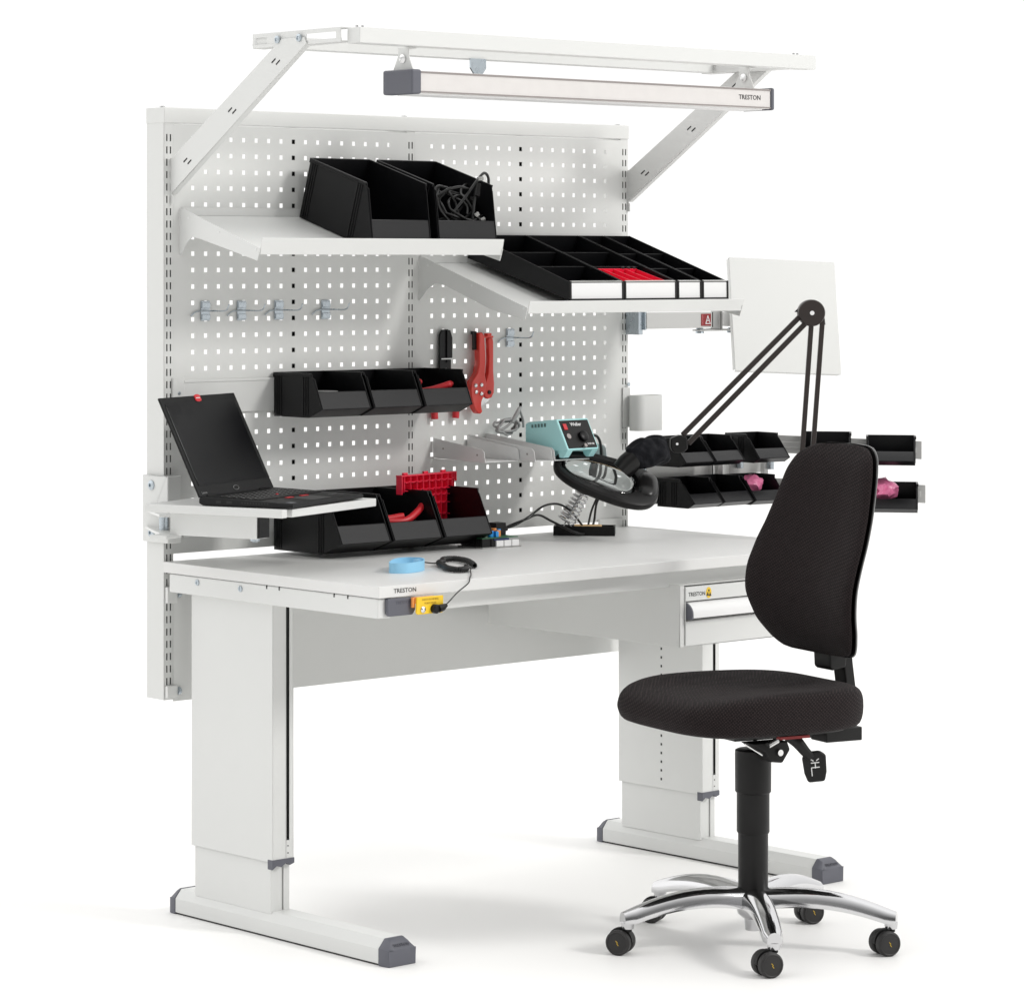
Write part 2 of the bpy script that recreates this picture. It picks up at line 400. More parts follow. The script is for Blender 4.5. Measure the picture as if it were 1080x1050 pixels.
# ------------------------------------------------------------------ overhead frame
t = thing('overhead_frame', 'white steel overhead frame with two slanted arms carrying the long lamp', 'frame', (680, -20, 1640))
for k, xx in enumerate((-66, 1440)):
    o = [(16, 1630), (16, 1735), (-8, 1738), (-400, 1990), (-478, 1990), (-486, 1976), (-3, 1656), (-10, 1650), (-10, 1630)]
    mb = MB(); mb.prism(o, 'x', xx, xx+3)
    # folded lower flange
    a, b = V((-3, 1656)), V((-482, 1977)); d = (b-a).normalized(); n = V((-d.y, d.x))
    mb.prism([(a.x, a.y), (b.x, b.y), (b.x + n.x*2, b.y + n.y*2), (a.x + n.x*2, a.y + n.y*2)], 'x', xx+3, xx+18)
    arm = mb.build('support_arm', PAINT2, t, bevel=.8)
    mb = MB()
    for tt in (.16, .5, .82):
        for s_ in (-1, 1):
            c = a + (b-a)*tt + (n * (-26)) * (1 if n.y < 0 else -1) + n*6*s_ + d*(5*s_)
            q = [c - d*8 - n*1.6, c + d*8 - n*1.6, c + d*8 + n*1.6, c - d*8 + n*1.6]
            mb.prism([(p.x, p.y) for p in q], 'x', xx-.6, xx+.5)
    mb.build('slot', DARK, arm, split=6)
    # side rail with a long slot
    rx = xx - 2 if k == 0 else xx - 30
    rx = -62 if k == 0 else 1404
    mb = MB(); Rz0, Rz1 = 1974, 2006
    mb.box(rx, rx+2, -596, -296, Rz0, 1982); mb.box(rx, rx+2, -596, -296, 1997, Rz1); mb.box(rx, rx+2, -304, -296, 1982, 1997); mb.box(rx, rx+2, -480, -345, 1982, 1997)
    mb.box(rx, rx+2, -596, -580, 1982, 1997); mb.box(rx+3, rx+4, -345, -304, 1978, 2000)
    mb.box(rx+2, rx+36, -596, -296, Rz1-2, Rz1); mb.box(rx+34, rx+36, -430, -296, Rz0, Rz1-2); mb.box(rx+2, rx+34, -596, -296, Rz0, Rz0+2)
    mb.build('side_rail', PAINT2, t, bevel=.8)
    if k == 0:
        mb = MB()
        for y in (-388, -462): mb.lathe([(8.5, 0), (8.5, 3), (4, 5), (3, 3)], M=frame((xx-.1, y, 1989), (0, 1, 0), (0, 0, 1), (-1, 0, 0)), n=16)
        mb.build('bolt', ZINC, arm, smooth='auto', split=2)
mb = MB(); mb.box(-47, 1440, -642, -600, 1970, 2004); mb.build('front_beam', PAINT2, t, bevel=1.5)
mb = MB(); mb.box(-20, 1440-30, -336, -300, 1975, 2002); mb.build('rear_beam', PAINT2, t, bevel=1.5)
mb = MB()
for x in (-30, -14, 1390, 1404): mb.cyl((x, -612, 2004), (x, -612, 2010), 3.5, 8)
mb.build('beam_bolt', STEEL, t, smooth='auto', split=4)

# ------------------------------------------------------------------ lamp
t = thing('bench_lamp', 'long slim silver bench light with dark grey end caps hanging below the overhead frame', 'lamp', (690, -600, 1866))
mb = MB(); mb.box(126, 1270, -645, -556, 1868, 1916); hs = mb.build('housing', ALU, t, bevel=3)
mb = MB(); mb.box(126.5, 1269.5, -646.4, -644.5, 1911, 1915); mb.box(126.5, 1269.5, -646.4, -644.5, 1869, 1872); mb.build('edge_line', ALUD, hs)
mb = MB(); mb.box(130, 1250, -636, -565, 1864.5, 1868.5); mb.build('diffuser', WHITE, t, bevel=1)
mb = MB(); mb.box(98, 126.5, -649, -551, 1865, 1919); mb.build('end_cap', GREY, t, bevel=5, seg=3)
mb = MB(); mb.box(1269.5, 1281, -649, -551, 1865, 1919); mb.build('end_cap', GREY, t, bevel=5, seg=3)
text('TRESTON', (1195, -645.3, 1893), (1, 0, 0), (0, 0, 1), 16, INK, 'lettering', hs, width=1.12, bold=.008)
for x in (120, 1230):
    mb = MB(); mb.prism([(-628, 1916), (-560, 1916), (-578, 1950), (-578, 1968), (-612, 1968), (-612, 1950)], 'x', x, x+3); mb.box(x, x+24, -612, -578, 1966.5, 1969.5)
    br = mb.build('bracket', PAINT2, t, bevel=1)
    mb = MB(); mb.lathe([(10, 0), (10, 3), (5, 5)], M=frame((x, -595, 1944), (0, 1, 0), (0, 0, 1), (-1, 0, 0)), n=16); mb.build('bolt', STEEL, br, smooth='auto')
    mb = MB(); mb.lathe([(10, 0), (10, 3), (5, 5)], M=frame((x+15, -614, 1962), (1, 0, 0), (0, 0, 1), (0, -1, 0)), n=12)
mb = MB(); mb.prism([(562, 1976), (612, 1976), (612, 1954), (599, 1938), (575, 1938), (562, 1954)], 'y', -341, -337); mb.build('cable_bracket', ZINC, t)

# ------------------------------------------------------------------ shelves
def shelf(x0, x1, yb, zb, yf, zf, label, lh):
    t = thing('steel_shelf', label, 'shelf', ((x0+x1)/2, yb, zb), group='sloping steel shelves')
    d = V((yf-yb, zf-zb)).normalized(); n = V((d.y, -d.x)); n = -n if n.y < 0 else n
    mb = MB()
    A, B = V((yb, zb)), V((yf, zf))
    mb.prism([(A.x, A.y), (B.x, B.y), (B.x - n.x*1.5, B.y - n.y*1.5), (A.x - n.x*1.5, A.y - n.y*1.5)], 'x', x0, x1)
    lip = [(B.x, B.y - 4), (B.x - 8, B.y + lh), (B.x - 6, B.y + lh + 1), (B.x + 2.5, B.y - 4)]
    mb.prism(lip, 'x', x0, x1)
    mb.prism([(A.x, A.y), (A.x + 2, A.y + 18), (A.x + .5, A.y+18), (A.x - 1.5, A.y)], 'x', x0, x1)
    mb.build('shelf_tray', PAINT2, t, bevel=.6)
    for xx, s_ in ((x0-6, 1), (x1-4, -1)):
        E = B + V((6, -10))
        L = A.x - B.x
        poly = [(A.x+6, zb+16), (A.x-14, zb+14), (B.x-6, B.y+10), (B.x+4, B.y-18), (B.x+L*.32, B.y+L*.012), (A.x-L*.24, zb-54), (A.x-L*.15, zb-50), (A.x-L*.08, zb-64), (A.x, zb-92), (A.x+6, zb-92)]
        mb = MB(); mb.prism(poly, 'x', xx, xx+2.5)
        br = mb.build('shelf_bracket', PAINT2, t, bevel=.8)
        mb = MB()
        for (y, z) in ((A.x-30, zb-6), (B.x+8, B.y+8), ((A.x+B.x)/2, (zb+B.y)/2+4)):
            mb.lathe([(3.2, 0), (3.2, .8)], M=frame((xx, y, z), (0, 1, 0), (0, 0, 1), (-1, 0, 0)), n=10)
        mb.build('rivet', LGREY, br, split=3)
    return t
shelf(-34, 714, -6, 1606, -288, 1519, 'upper left sloping grey steel shelf holding two large black bins', 33)
shelf(712, 1464, -4, 1496, -378, 1380, 'right-hand sloping grey steel shelf holding four low black trays', 25)

# ------------------------------------------------------------------ bins
def bin_(name, label, w, D, H, rim, lip, chin, Db, group, loc, rot, big=False, mats=(BLACK, LIPM), wedge=0):
    """own frame: x 0..w, y 0 (back) .. -D (front), z up"""
    t = thing(name, label, 'storage bin', loc, rot, group)
    T = 2.4
    prof = [(0, 0), (-Db, 0), (-D, chin), (-rim, H-10), (-rim+5, H), (0, H)]
    if Db >= D-1: prof = [(0, 0), (-D, 0), (-rim, H-10), (-rim+5, H), (0, H)]
    mb = MB()
    mb.prism(prof, 'x', 0, T); mb.prism(prof, 'x', w-T, w)
    mb.box(T, w-T, -Db+.4, -T, .3, .3+T); mb.box(T, w-T, -T, -.2, .3, H-.4)
    if Db < D-1:
        mb.prism([(-Db, .5), (-D+.4, chin), (-D+.4+T, chin+T), (-Db+T, .5+T)], 'x', T, w-T)
    # ribs and rolled rim on the outer side walls
    for xo, xi in ((-1.8, 0), (w, w+1.8)):
        for yy in (-10, -18, -26):
            mb.box(xo, xi, yy-2.5, yy+.5, 4, H-9)
        for yy in (-rim+34, -rim+26, -rim+18):
            mb.box(xo, xi, yy-2.5, yy+.5, 4, H-9)
        mb.box(xo-1.2 if xo < 0 else xi-1.8, xi if xo < 0 else xi+1.2, -rim+4, 0, H-8, H-.3)
    mb.box(0, w, .2, 3.4, H-12, H-.3)
    body = mb.build('body', mats[0], t, bevel=.9, seg=2)
    # front lip with a frame
    def on(z):   # slanted front line y at height z
        z0 = chin if Db < D-1 else 0
        return -D + (D-rim) * (z - z0) / (H-10-z0)
    mb = MB(); zl0 = chin+1 if Db < D-1 else 1
    mb.prism([(on(zl0)-1, zl0), (on(lip)-1, lip), (on(lip)+2, lip+1), (on(zl0)+2, zl0)], 'x', T+1.5, w-T-1.5)
    mb.build('front_lip', mats[1], t, bevel=.8)
    mb = MB()
    for xx in (T-.6, w-T-1.4):
        mb.prism([(on(zl0)-3.2, zl0-1), (on(H-12)-3.2, H-12), (on(H-12)+1, H-12), (on(zl0)+1, zl0-1)], 'x', xx, xx+2)
    mb.build('label_guide', mats[0], t, bevel=.7, split=2)
    return t
TILT = math.atan2(87, 282)
RX = Matrix.Rotation(TILT, 3, 'X')
for k, (x0, lab) in enumerate(((311, 'large empty black bin on the upper shelf, nearest the slanted left arm'), (521, 'large black bin on the upper shelf filled with tangled cables'))):
    bin_('large_storage_bin', lab, 186 + 4*k, 276, 146, 214, 66, 0, 276, 'large black bins on the upper shelf', (x0, -14, 1605), RX)
labs = ['black bin hung on the wall rail, the one nearest the laptop screen', 'black bin in the middle of the row hung on the wall rail', 'black bin hung on the wall rail holding red-handled pliers']
for k in range(3):
    bin_('wall_bin', labs[k], 154, 174, 104, 141, 60, 20, 128, 'black bins hung on the wall rail', (238+k*163, -8, 1135), 0)
labs = ['black bin just above the tabletop, partly under the laptop shelf', 'black bin just above the tabletop holding red-handled tools', 'black bin just above the tabletop with a red slotted rack standing in it']
for k in range(3):
    bin_('low_bin', labs[k], 154, 244, 134, 196, 68, 27, 172, 'black bins in a row just above the tabletop', (238+k*163, -8, 820), 0)
t = thing('wall_rail', 'light grey horizontal steel rail across the left panel carrying the upper row of bins', 'rail', (305, -5, 1146))
mb = MB(); mb.box(-30, 664, -7, -2, 1148, 1224); mb.box(-30, 664, -9, -7, 1220, 1226); rl = mb.build('rail_plate', PAINT2, t, bevel=1)
mb = MB(); mb.box(-62, -29, -8, -2, 1140, 1232); br = mb.build('rail_bracket', PAINT2, t, bevel=1)
mb = MB(); mb.lathe([(4, 0), (4, 1)], M=frame((-45, -8, 1196), (1, 0, 0), (0, 0, 1), (0, -1, 0)), n=12); mb.build('rivet', ZINC, br)
t = thing('bench_rail', 'grey steel rail behind the lowest row of bins', 'rail', (305, -5, 860))
mb = MB(); mb.box(-30, 664, -6.5, -2, 862, 936); mb.build('rail_plate', PAINT2, t, bevel=1)

# ---- cables in the big bin
t = thing('cable_bundle', 'tangled black cables with pale plugs spilling from the upper shelf bin', 'cables', (640, -150, 1600))
mb = MB(); rnd = random.Random(3)
def loop(cx, cy, cz, rx, rz, tilt, turns=1.0, ph=0, r=3.5):
    cx += 14
    pts = []
    n = int(14*turns)
    for i in range(n):
        a = ph + 2*math.pi*i/14
        pts.append((cx + rx*math.cos(a) + rnd.uniform(-5, 5), cy + tilt*math.sin(a) + rnd.uniform(-6, 6), cz + rz*math.sin(a) + rnd.uniform(-4, 4)))
    mb.tube(pts, r, 7, sub=4)
loop(640, -205, 1630, 62, 34, 30, 1.8, .4); loop(625, -190, 1640, 52, 42, -35, 1.6, 2.0); loop(655, -215, 1625, 55, 30, 25, 1.9, 4.0)
loop(600, -205, 1635, 28, 45, 20, 1.5, 1.0); loop(690, -210, 1640, 30, 45, 35, .9, -.6)
mb.tube([(610, -215, 1605), (650, -225, 1650), (684, -232, 1692), (712, -228, 1712), (736, -218, 1700), (740, -208, 1668), (716, -195, 1628), (670, -200, 1600)], 3.6, 8, sub=6)
mb.tube([(600, -150, 1660), (570, -120, 1690), (590, -100, 1700), (630, -150, 1670), (660, -215, 1640), (650, -235, 1612)], 3, 8, sub=6)
mb.tube([(662, -240, 1595), (672, -236, 1640), (684, -232, 1685)], 4, 8, sub=4)
mb.build('cable', CABLE, t, smooth=True)
mb = MB()
for (x, y, z, a) in ((692, -236, 1698, .2), (668, -250, 1612, 1.0), (655, -252, 1592, 1.3), (690, -246, 1600, .7)):
    d = V((math.cos(a)*.8, -.2, math.sin(a)*.4)); mb.tube([V((x, y, z)) - d*9, V((x, y, z)) + d*9], 5.5, 6)
mb.build('plug', CONN, t, bevel=1)
mb = MB(); mb.tube([(678, -238, 1655), (688, -234, 1686)], [9, 7], 8); mb.build('connector', BLACKM, t, bevel=1.5)

# ------------------------------------------------------------------ trays on right shelf
TS = math.atan2(109, 382)
RX2 = Matrix.Rotation(TS, 3, 'X')
def tray(x0, w, label, red=False):
    D, H = 372, 61
    n = V((0, -math.sin(TS), math.cos(TS)))
    base = V((x0, -9, 1508))
    t = thing('shelf_tray_box', label, 'tray', base, RX2, 'low black trays side by side on the right-hand shelf')
    mb = MB(); T = 2.2
    prof = [(0, 0), (-D, 0), (-D+12, H-8), (-D+18, H-4), (0, H+8)]
    prof = [(0, 0), (-D+4, 0), (-D-4, 40), (0, H)]
    prof = [(0, 0), (-D, 0), (-D+13, 43), (0, H)]
    mb.prism(prof, 'x', 1, 1+T); mb.prism(prof, 'x', w-1-T, w-1)
    mb.box(1+T, w-1-T, -D+2, -T, .3, 2.3); mb.box(1+T, w-1-T, -T, 0, .3, H-.5)
    mb.prism([(-D, .3), (-D+13, 42.6), (-D+15.5, 42.6), (-D+2.5, .3)], 'x', 1+T, w-1-T)
    mb.build('body', BLACK, t, bevel=.7)
    for yy in ((-120, -228) if w > 120 else (-130, -245)):
        hh = 43 + (H-43)*(1 - abs(yy)/(D-14)) - 6
        mb = MB(); mb.box(1+T+.2, w-1-T-.2, yy-1, yy+1, 2.4, hh); mb.build('divider', BLACK, t, bevel=.5)
    d = V((0, 13, 43)).normalized(); o = V((0, -D, 0))
    nn = V((0, -43, 13)).normalized()
    def pt(x, s, off): p = o + d*s + nn*off; return (x, p.y, p.z)
    mb = MB(); mb.grid([[pt(6, 4, -.2), pt(6, 42, -.2), pt(6, 42, 1.6), pt(6, 4, 1.6)], [pt(w-6, 4, -.2), pt(w-6, 42, -.2), pt(w-6, 42, 1.6), pt(w-6, 4, 1.6)]])
    mb.build('label_card', WHITE, t)
    mb = MB()
    for (xa, xb, sa, sb) in ((0, 6, 0, 46), (w-6, w, 0, 46), (6, w-6, 0, 4)):
        mb.grid([[pt(xa, sa, -.2), pt(xa, sb, -.2), pt(xa, sb, 3), pt(xa, sa, 3)], [pt(xb, sa, -.2), pt(xb, sb, -.2), pt(xb, sb, 3), pt(xb, sa, 3)]])
    mb.build('label_frame', BLACKM, t)
    mb = MB(); mb.box(6, w-6, -D+10, -D+17, 42.8, 44.6); mb.build('clear_strip', CONN, t)
    return t, base
tray(862, 186, 'wide black tray with white label, leftmost on the right-hand shelf')
tr, tb = tray(1050, 186, 'wide black tray with white label and a red insert in front')
tray(1238, 88, 'narrow black tray with white label beside the red insert tray')
tray(1328, 96, 'narrow black tray with white label at the shelf end by the document board')
t = thing('red_parts_insert', 'bright red slotted plastic insert lying in one black tray', 'insert', tb, RX2)
mb = MB(); mb.box(8, 172, -352, -236, 20, 23)
for yy in range(5): mb.box(8 + 40*yy, 10 + 40*yy, -352, -236, 23, 39)
mb.box(8, 170, -236, -234, 20, 40); mb.box(8, 170, -354, -352, 20, 36)
mb.build('insert_base', REDT, t, bevel=.6)
mb = MB()
for x in (118, 138, 158): mb.box(x, x+8, -236, -230, 38, 44)
mb.build('insert_peg', DARK, t)

# ------------------------------------------------------------------ hooks
def hook(x, z, label):
    t = thing('wall_hook', label, 'hook', (x, -2, z), 0, 'zinc hooks on the perforated wall')
    mb = MB(); mb.prism([(-13, -23), (13, -23), (13, 23), (-13, 23)], 'y', -3.5, -1); mb.box(-12, 12, -7, -3.5, 6, 20); mb.box(-12, 12, -7, -3.5, -20, -8)
    mb.build('hook_plate', ZINC, t, bevel=1)
    mb = MB(); mb.tube([(-44, -4, -12), (-32, -5, -3), (-14, -6, 0), (8, -8, 0), (10, -26, 0), (12, -54, 0), (14, -66, 4), (16, -71, 16)], 1.7, 8, sub=4)
    mb.build('prong', ZINC, t, smooth=True)
    return t
h = [hook(34, 1385, 'zinc hook on the perforated wall, nearest the left post')]
for x, z, l in ((132, 1385, 'zinc hook on the wall, second of the row from the left post'), (246, 1385, 'zinc hook on the wall just left of the dark hole column, with mirror-like plate'), (392, 1385, 'zinc hook standing apart on the right end of the row of hooks'), (1004, 1308, 'lone zinc hook on the right panel below the tray shelf')):
    c = copy_tree(h[0]); c.location = V((x + 10, -2, z)) * .001; c['label'] = l

# ------------------------------------------------------------------ pipe cutter
t = thing('pipe_cutter', 'red hand pipe cutter hanging handles up on the perforated wall', 'pipe cutter', (890, -25, 1120))
bd = [(881, 1323), (897, 1320), (905, 1311), (910, 1258), (905, 1220), (905, 1199), (897, 1166), (886, 1150), (890, 1126), (877, 1124), (868, 1132), (860, 1149), (853, 1184), (858, 1205), (875, 1221), (882, 1245)]
bd2 = [(881, 1323), (892, 1324), (899, 1314), (903, 1262), (901, 1215), (906, 1196), (900, 1170), (889, 1152), (888, 1140), (892, 1126), (886, 1121), (876, 1122), (866, 1134), (857, 1156), (852, 1180), (855, 1202), (866, 1214), (874, 1224), (880, 1246), (880, 1285)]
mb = MB(); mb.prism(bd2, 'y', -34, -14); mb.build('jaw_body', REDC, t, bevel=3.5, seg=3)
hd_ = [(915, 1309), (930, 1309), (932, 1298), (932, 1228), (935, 1195), (934, 1172), (926, 1160), (912, 1157), (903, 1162), (901, 1178), (906, 1200), (914, 1222), (917, 1262)]
mb = MB(); mb.prism(hd_, 'y', -31, -17); mb.build('handle', REDC, t, bevel=3, seg=3)
mb = MB(); mb.prism([(900, 1165), (928, 1164), (918, 1152), (905, 1144), (890, 1138)], 'y', -26, -23); mb.build('blade', STEEL, t)
mb = MB()
for (x, z) in ((886, 1193), (886, 1171), (866, 1192), (868, 1176)): mb.lathe([(5, 0), (5, 3), (2.5, 4.5)], M=frame((x, -34, z), (1, 0, 0), (0, 0, 1), (0, -1, 0)), n=12)
mb.build('rivet', STEEL, t, smooth='auto', split=4)
mb = MB(); mb.lathe([(5, 0), (5, 3)], M=frame((916, -31, 1174), (1, 0, 0), (0, 0, 1), (0, -1, 0)), n=12); mb.box(868, 880, -24, -20, 1280, 1326); mb.box(880, 884, -12, -2, 1318, 1326); mb.build('pivot', BLACKM, t)
mb = MB(); mb.box(902, 936, -26, -20, 1309, 1314); mb.box(912, 926, -30, -16, 1314, 1321); mb.build('catch', REDC, t, bevel=1)

# ------------------------------------------------------------------ crimper / stripper
t = thing('wire_stripper', 'black-jawed wire stripper with red grips hanging behind the third wall bin', 'pliers', (785, -15, 1120))
mb = MB(); mb.prism([(774, 1332), (794, 1332), (803, 1314), (803, 1235), (800, 1215), (768, 1215), (765, 1235), (765, 1318)], 'y', -14, -8)
mb.prism([(786, 1330), (797, 1330), (804, 1312), (804, 1262), (786, 1250)], 'y', -18, -14.2)
mb.build('jaw', BLACK, t, bevel=1)
mb = MB(); mb.box(766, 803, -19, -18, 1258, 1261); mb.box(781, 784, -18.6, -13.8, 1216, 1236); mb.build('scale_mark', LGREY, t)
for x0, x1 in ((762, 748), (806, 818)):
    mb = MB(); mb.tube([((x0+785)/2, -12, 1225), (x0, -13, 1190), (x1, -14, 1140), (x1, -14, 1112)], [8, 9], 10, sub=5); mb.build('grip', RED, t, smooth=True)

# pliers in third wall bin
t = thing('red_pliers', 'red-handled pliers lying in the bin nearest the pipe cutter', 'pliers', (640, -120, 1160))
for a, b, c in (((578, -60, 1196), (600, -95, 1204), (612, -110, 1210)), ((585, -70, 1180), (640, -110, 1188), (690, -135, 1204))):
    mb = MB(); mb.tube([a, b, c], [9, 8.5], 12, sub=5); mb.tube([V(c)-V((2, 1, 0)), V(c)+(V(c)-V(b)).normalized()*4], [8.2, 4], 12); mb.build('handle', RED, t, smooth=True)
mb = MB(); mb.tube([(578, -60, 1192), (560, -40, 1180)], 6, 8); mb.build('jaw', STEEL, t)
# tools in second low bin
t = thing('red_cutters', 'red-handled side cutters lying in the middle bin above the tabletop', 'pliers', (490, -150, 850))
for pts in (((425, -150, 893), (460, -160, 890), (490, -170, 894), (500, -174, 895)), ((440, -170, 886), (490, -190, 886), (535, -185, 905), (556, -178, 918))):
    mb = MB(); mb.tube(pts, [5, 10, 9.5, 7] if len(pts) == 0 else 8.5, 12, sub=5); mb.build('handle', RED, t, smooth=True)
mb = MB(); mb.tube([(430, -150, 885), (408, -130, 870)], 7, 8); mb.build('jaw', STEEL, t)
t = thing('screwdriver', 'screwdriver with blue and red handle standing in the middle low bin', 'screwdriver', (420, -120, 860))
mb = MB(); mb.tube([(416, -120, 890), (420, -150, 938)], [8, 9], 12); mb.build('handle', REDT, t, smooth='auto')
mb = MB(); mb.tube([(417.5, -152, 938), (419, -157, 946)], [9.2, 6], 12); mb.tube([(410, -118, 895), (412, -150, 940)], 3, 8); mb.build('handle_cap', mat('blue grip', (.03, .08, .5), .4), t, smooth='auto')
mb = MB(); mb.tube([(415, -118, 888), (412, -90, 838)], 2.5, 8); mb.build('shaft', STEEL, t)
# white disc in first wall bin
t = thing('tape_roll', 'pale roll barely showing above the lip of the wall bin nearest the laptop', 'tape', (315, -100, 1180))
mb = MB(); mb.lathe([(22, -6), (32, -6), (32, 6), (22, 6)], c=(318, -98, 1189), n=28); mb.build('roll', mat('grey roll', (.3, .3, .3), .4), t, smooth='auto')

# red rack
t = thing('red_rack', 'tall red slotted plastic rack standing up in the last low bin', 'rack', (600, -60, 850))
Mr = frame((528, -122, 0), (.985, .17, 0), (-.17, .985, 0), (0, 0, 1))
mb = MB(Mr)
mb.box(0, 212, -2, 0, 945, 985)
mb.box(-2, 216, -14, 4, 985, 988)
mb.box(84, 196, -1.5, 0, 835, 945)
for k in range(9):
    x = 6 + k*24.5
    mb.box(x, x+1.6, -16, -2, 948, 985)
    if k < 8:
        for z in (952, 972):
            mb.prism([(x+1.6, z), (x+9, z-3), (x+16, z-3), (x+24.5, z), (x+24.5, z+2), (x+16, z-1), (x+9, z-1), (x+1.6, z+2)], 'y', -15, -2)
for k in range(5):
    x = 86 + k*22
    mb.box(x, x+1.6, -15, -2, 836, 945)
    for z in (862, 890, 918, 938):
        mb.prism([(x+1.6, z), (x+8, z-4), (x+16, z-4), (x+21, z), (x+21, z+2), (x+16, z-2), (x+8, z-2), (x+1.6, z+2)], 'y', -14, -2)
for k in range(5): mb.box(190, 204, -6, -2, 842+k*24, 846+k*24)
mb.box(196, 198, -14, 4, 838, 985)
for x in (20, 100, 170): mb.box(x, x+16, -3, 3, 988, 993)
mb.build('rack_body', REDT, t, bevel=.6)
mb = MB(Mr); mb.box(-1, 2, -14, 4, 942, 985); mb.box(213, 216, -14, 4, 965, 985); mb.build('end_plate', REDT, t, bevel=.8, split=2)

# ------------------------------------------------------------------ laptop shelf + laptop
F = V((-160, -520, 963)); th = R(19)
e1 = V((math.cos(th), math.sin(th), 0)); e2 = V((-math.sin(th), math.cos(th), 0))
Ms = frame(F, e1, e2, (0, 0, 1))
t = thing('laptop_shelf', 'white swivelling shelf on a jointed arm clamped to the left post', 'shelf', (-86, 20, 870))
mb = MB(Ms)
mb.prism([(0, 360), (0, 3), (22, 3), (24, 26), (36, 26), (38, 0), (408, 0), (408, 360)], 'z', -18, 0)
mb.build('shelf_board', PAINT2, t, bevel=2)
mb = MB(Ms); mb.box(4, 380, 4, 350, .05, 1.2)
mb = MB(Ms); mb.box(40, 86, 92, 318, -70, -21); ar = mb.build('arm_tube', PAINT2, t, bevel=1.5)
mb = MB(Ms); mb.box(42, 84, 86, 93, -68, -23); mb.box(56, 100, 318, 322, -70, -22); mb.build('tube_end_cap', BLACKM, ar, bevel=1, split=2)
mb = MB(Ms); mb.lathe([(11, 0), (11, -5), (5, -9)], M=Matrix.Translation(V((62, 110, -70))), n=16); mb.build('knob', ZINC, ar, smooth='auto')
mb = MB(Ms); mb.box(-2, 60, 300, 345, -76, -68); mb.build('arm_bracket', PAINT2, ar, bevel=2)
# clamp on post
mb = MB(); mb.box(-96, -86, -24, 66, 854, 1008); mb.box(-96, -56, -30, -24, 854, 1008); cl = mb.build('clamp_plate', PAINT2, t, bevel=4, seg=3)
mb = MB(); mb.prism([(-100, 60), (-100, -30), (-150, -80), (-230, -150), (-246, -130), (-165, -50)][::-1], 'z', 958-8, 964); 
mb = MB()
mb.prism([(-100, 50), (-96, -30), (-60, -60), (-100, -110), (-160, -150), (-190, -120), (-150, -40)], 'z', 884, 890)
mb.prism([(-100, 50), (-96, -30), (-60, -60), (-100, -110), (-160, -150), (-190, -120), (-150, -40)], 'z', 925, 931)
mb.build('hinge_plate', PAINT2, cl, bevel=1.5, split=2)
mb = MB(); mb.cyl((-130, -60, 878), (-130, -60, 936), 11, 16); mb.build('hinge_pin', ZINC, cl, smooth='auto')
mb = MB()
for z in (985, 876): mb.lathe([(11, 0), (11, 3), (6, 5.5), (4, 5.5), (4, 2)], M=frame((-96, 30, z), (0, 1, 0), (0, 0, 1), (-1, 0, 0)), n=20)
mb.build('bolt', ZINC, cl, smooth='auto', split=2)

tl = R(22); lo = F + e1*26 + e2*(-8); lo.z = 963
t = thing('laptop', 'open black laptop with dark screen and red tag on its top bezel', 'laptop', lo, tl)
W, Dp = 342, 234
mb = MB(); mb.grid([[(0, 3, 3), (2, 0, 9), (2, 0, 12), (0, 3, 14)] , [(0, Dp, 3), (0, Dp, 6), (0, Dp, 18), (0, Dp, 20)]], True) if False else None
mb = MB(); mb.prism([(0, 3), (0, 12), (Dp-6, 20), (Dp, 17), (Dp, 5), (Dp-10, 1), (30, 1)], 'x', 0, W); base = mb.build('base', LAP, t, bevel=2.5)
def top_z(y): return 12 + 8*y/(Dp-6)
sl = math.atan2(8, Dp-6)
mb = MB(frame((0, 0, 12), (1, 0, 0), (0, math.cos(sl), math.sin(sl)), (0, -math.sin(sl), math.cos(sl))))
for r_ in range(6):
    n = 14 if r_ else 5
    x = 22; 
    ws = ([291/14]*14) if r_ else [50, 28, 135, 28, 50]
    for w_ in ws:
        mb.box(x+1, x+w_-1.4, 92+r_*18, 92+r_*18+(16 if r_ < 5 else 11), .1, 1.7); x += w_
kb = mb.build('keyboard', BLACKM, base, bevel=.5)
mb = MB(frame((0, 0, 12), (1, 0, 0), (0, math.cos(sl), math.sin(sl)), (0, -math.sin(sl), math.cos(sl))))
for r_ in range(1, 6):
    x = 22
    for k in range(14): mb.box(x+4, x+9, 99+r_*18, 103+r_*18, 1.7, 1.95); x += 291/14
mb.build('key_legend', mat('grey key print', (.3, .3, .3), .5), kb)
Mt = frame((0, 0, 12.15), (1, 0, 0), (0, math.cos(sl), math.sin(sl)), (0, -math.sin(sl), math.cos(sl)))
mb = MB(Mt); mb.box(118, 218, 14, 72, 0, .4); mb.build('touchpad', SCREEN, base)
mb = MB(Mt); mb.box(118, 148, 75, 83, 0, 1.2); mb.box(186, 218, 75, 83, 0, 1.2); mb.lathe([(3.4, 0), (3.4, 2.6), (2, 3.4)], c=(166, 128, 0), n=12); mb.build('red_button', RED, base)
mb = MB(Mt); mb.box(14, 38, 10, 26, 0, .3); mb.build('sticker', mat('silver sticker', (.25, .25, .28), .3, .6), base)
mb = MB(Mt); mb.cyl((282, 28, .05), (282, 28, .5), 7, 16); mb.build('ports_mark', mat('dark grey print', (.05, .05, .055), .4), base)
mb = MB()
for k in range(10): mb.box(-.3, .4, 60+k*7, 64+k*7, 7.5, 12)
mb.box(-.3, .4, 150, 164, 7, 13); mb.box(-.3, .4, 178, 190, 7, 13); mb.build('port', DARK, base)
lean = R(26)
S = frame((0, Dp-4, 19), (1, 0, 0), (0, math.sin(lean), math.cos(lean)), (0, -math.cos(lean), math.sin(lean)))   # x right, y up the lid, z towards user
mb = MB(S); mb.box(0, W, 0, 240, -5.5, 0); lid = mb.build('lid', LAP, t, bevel=2)
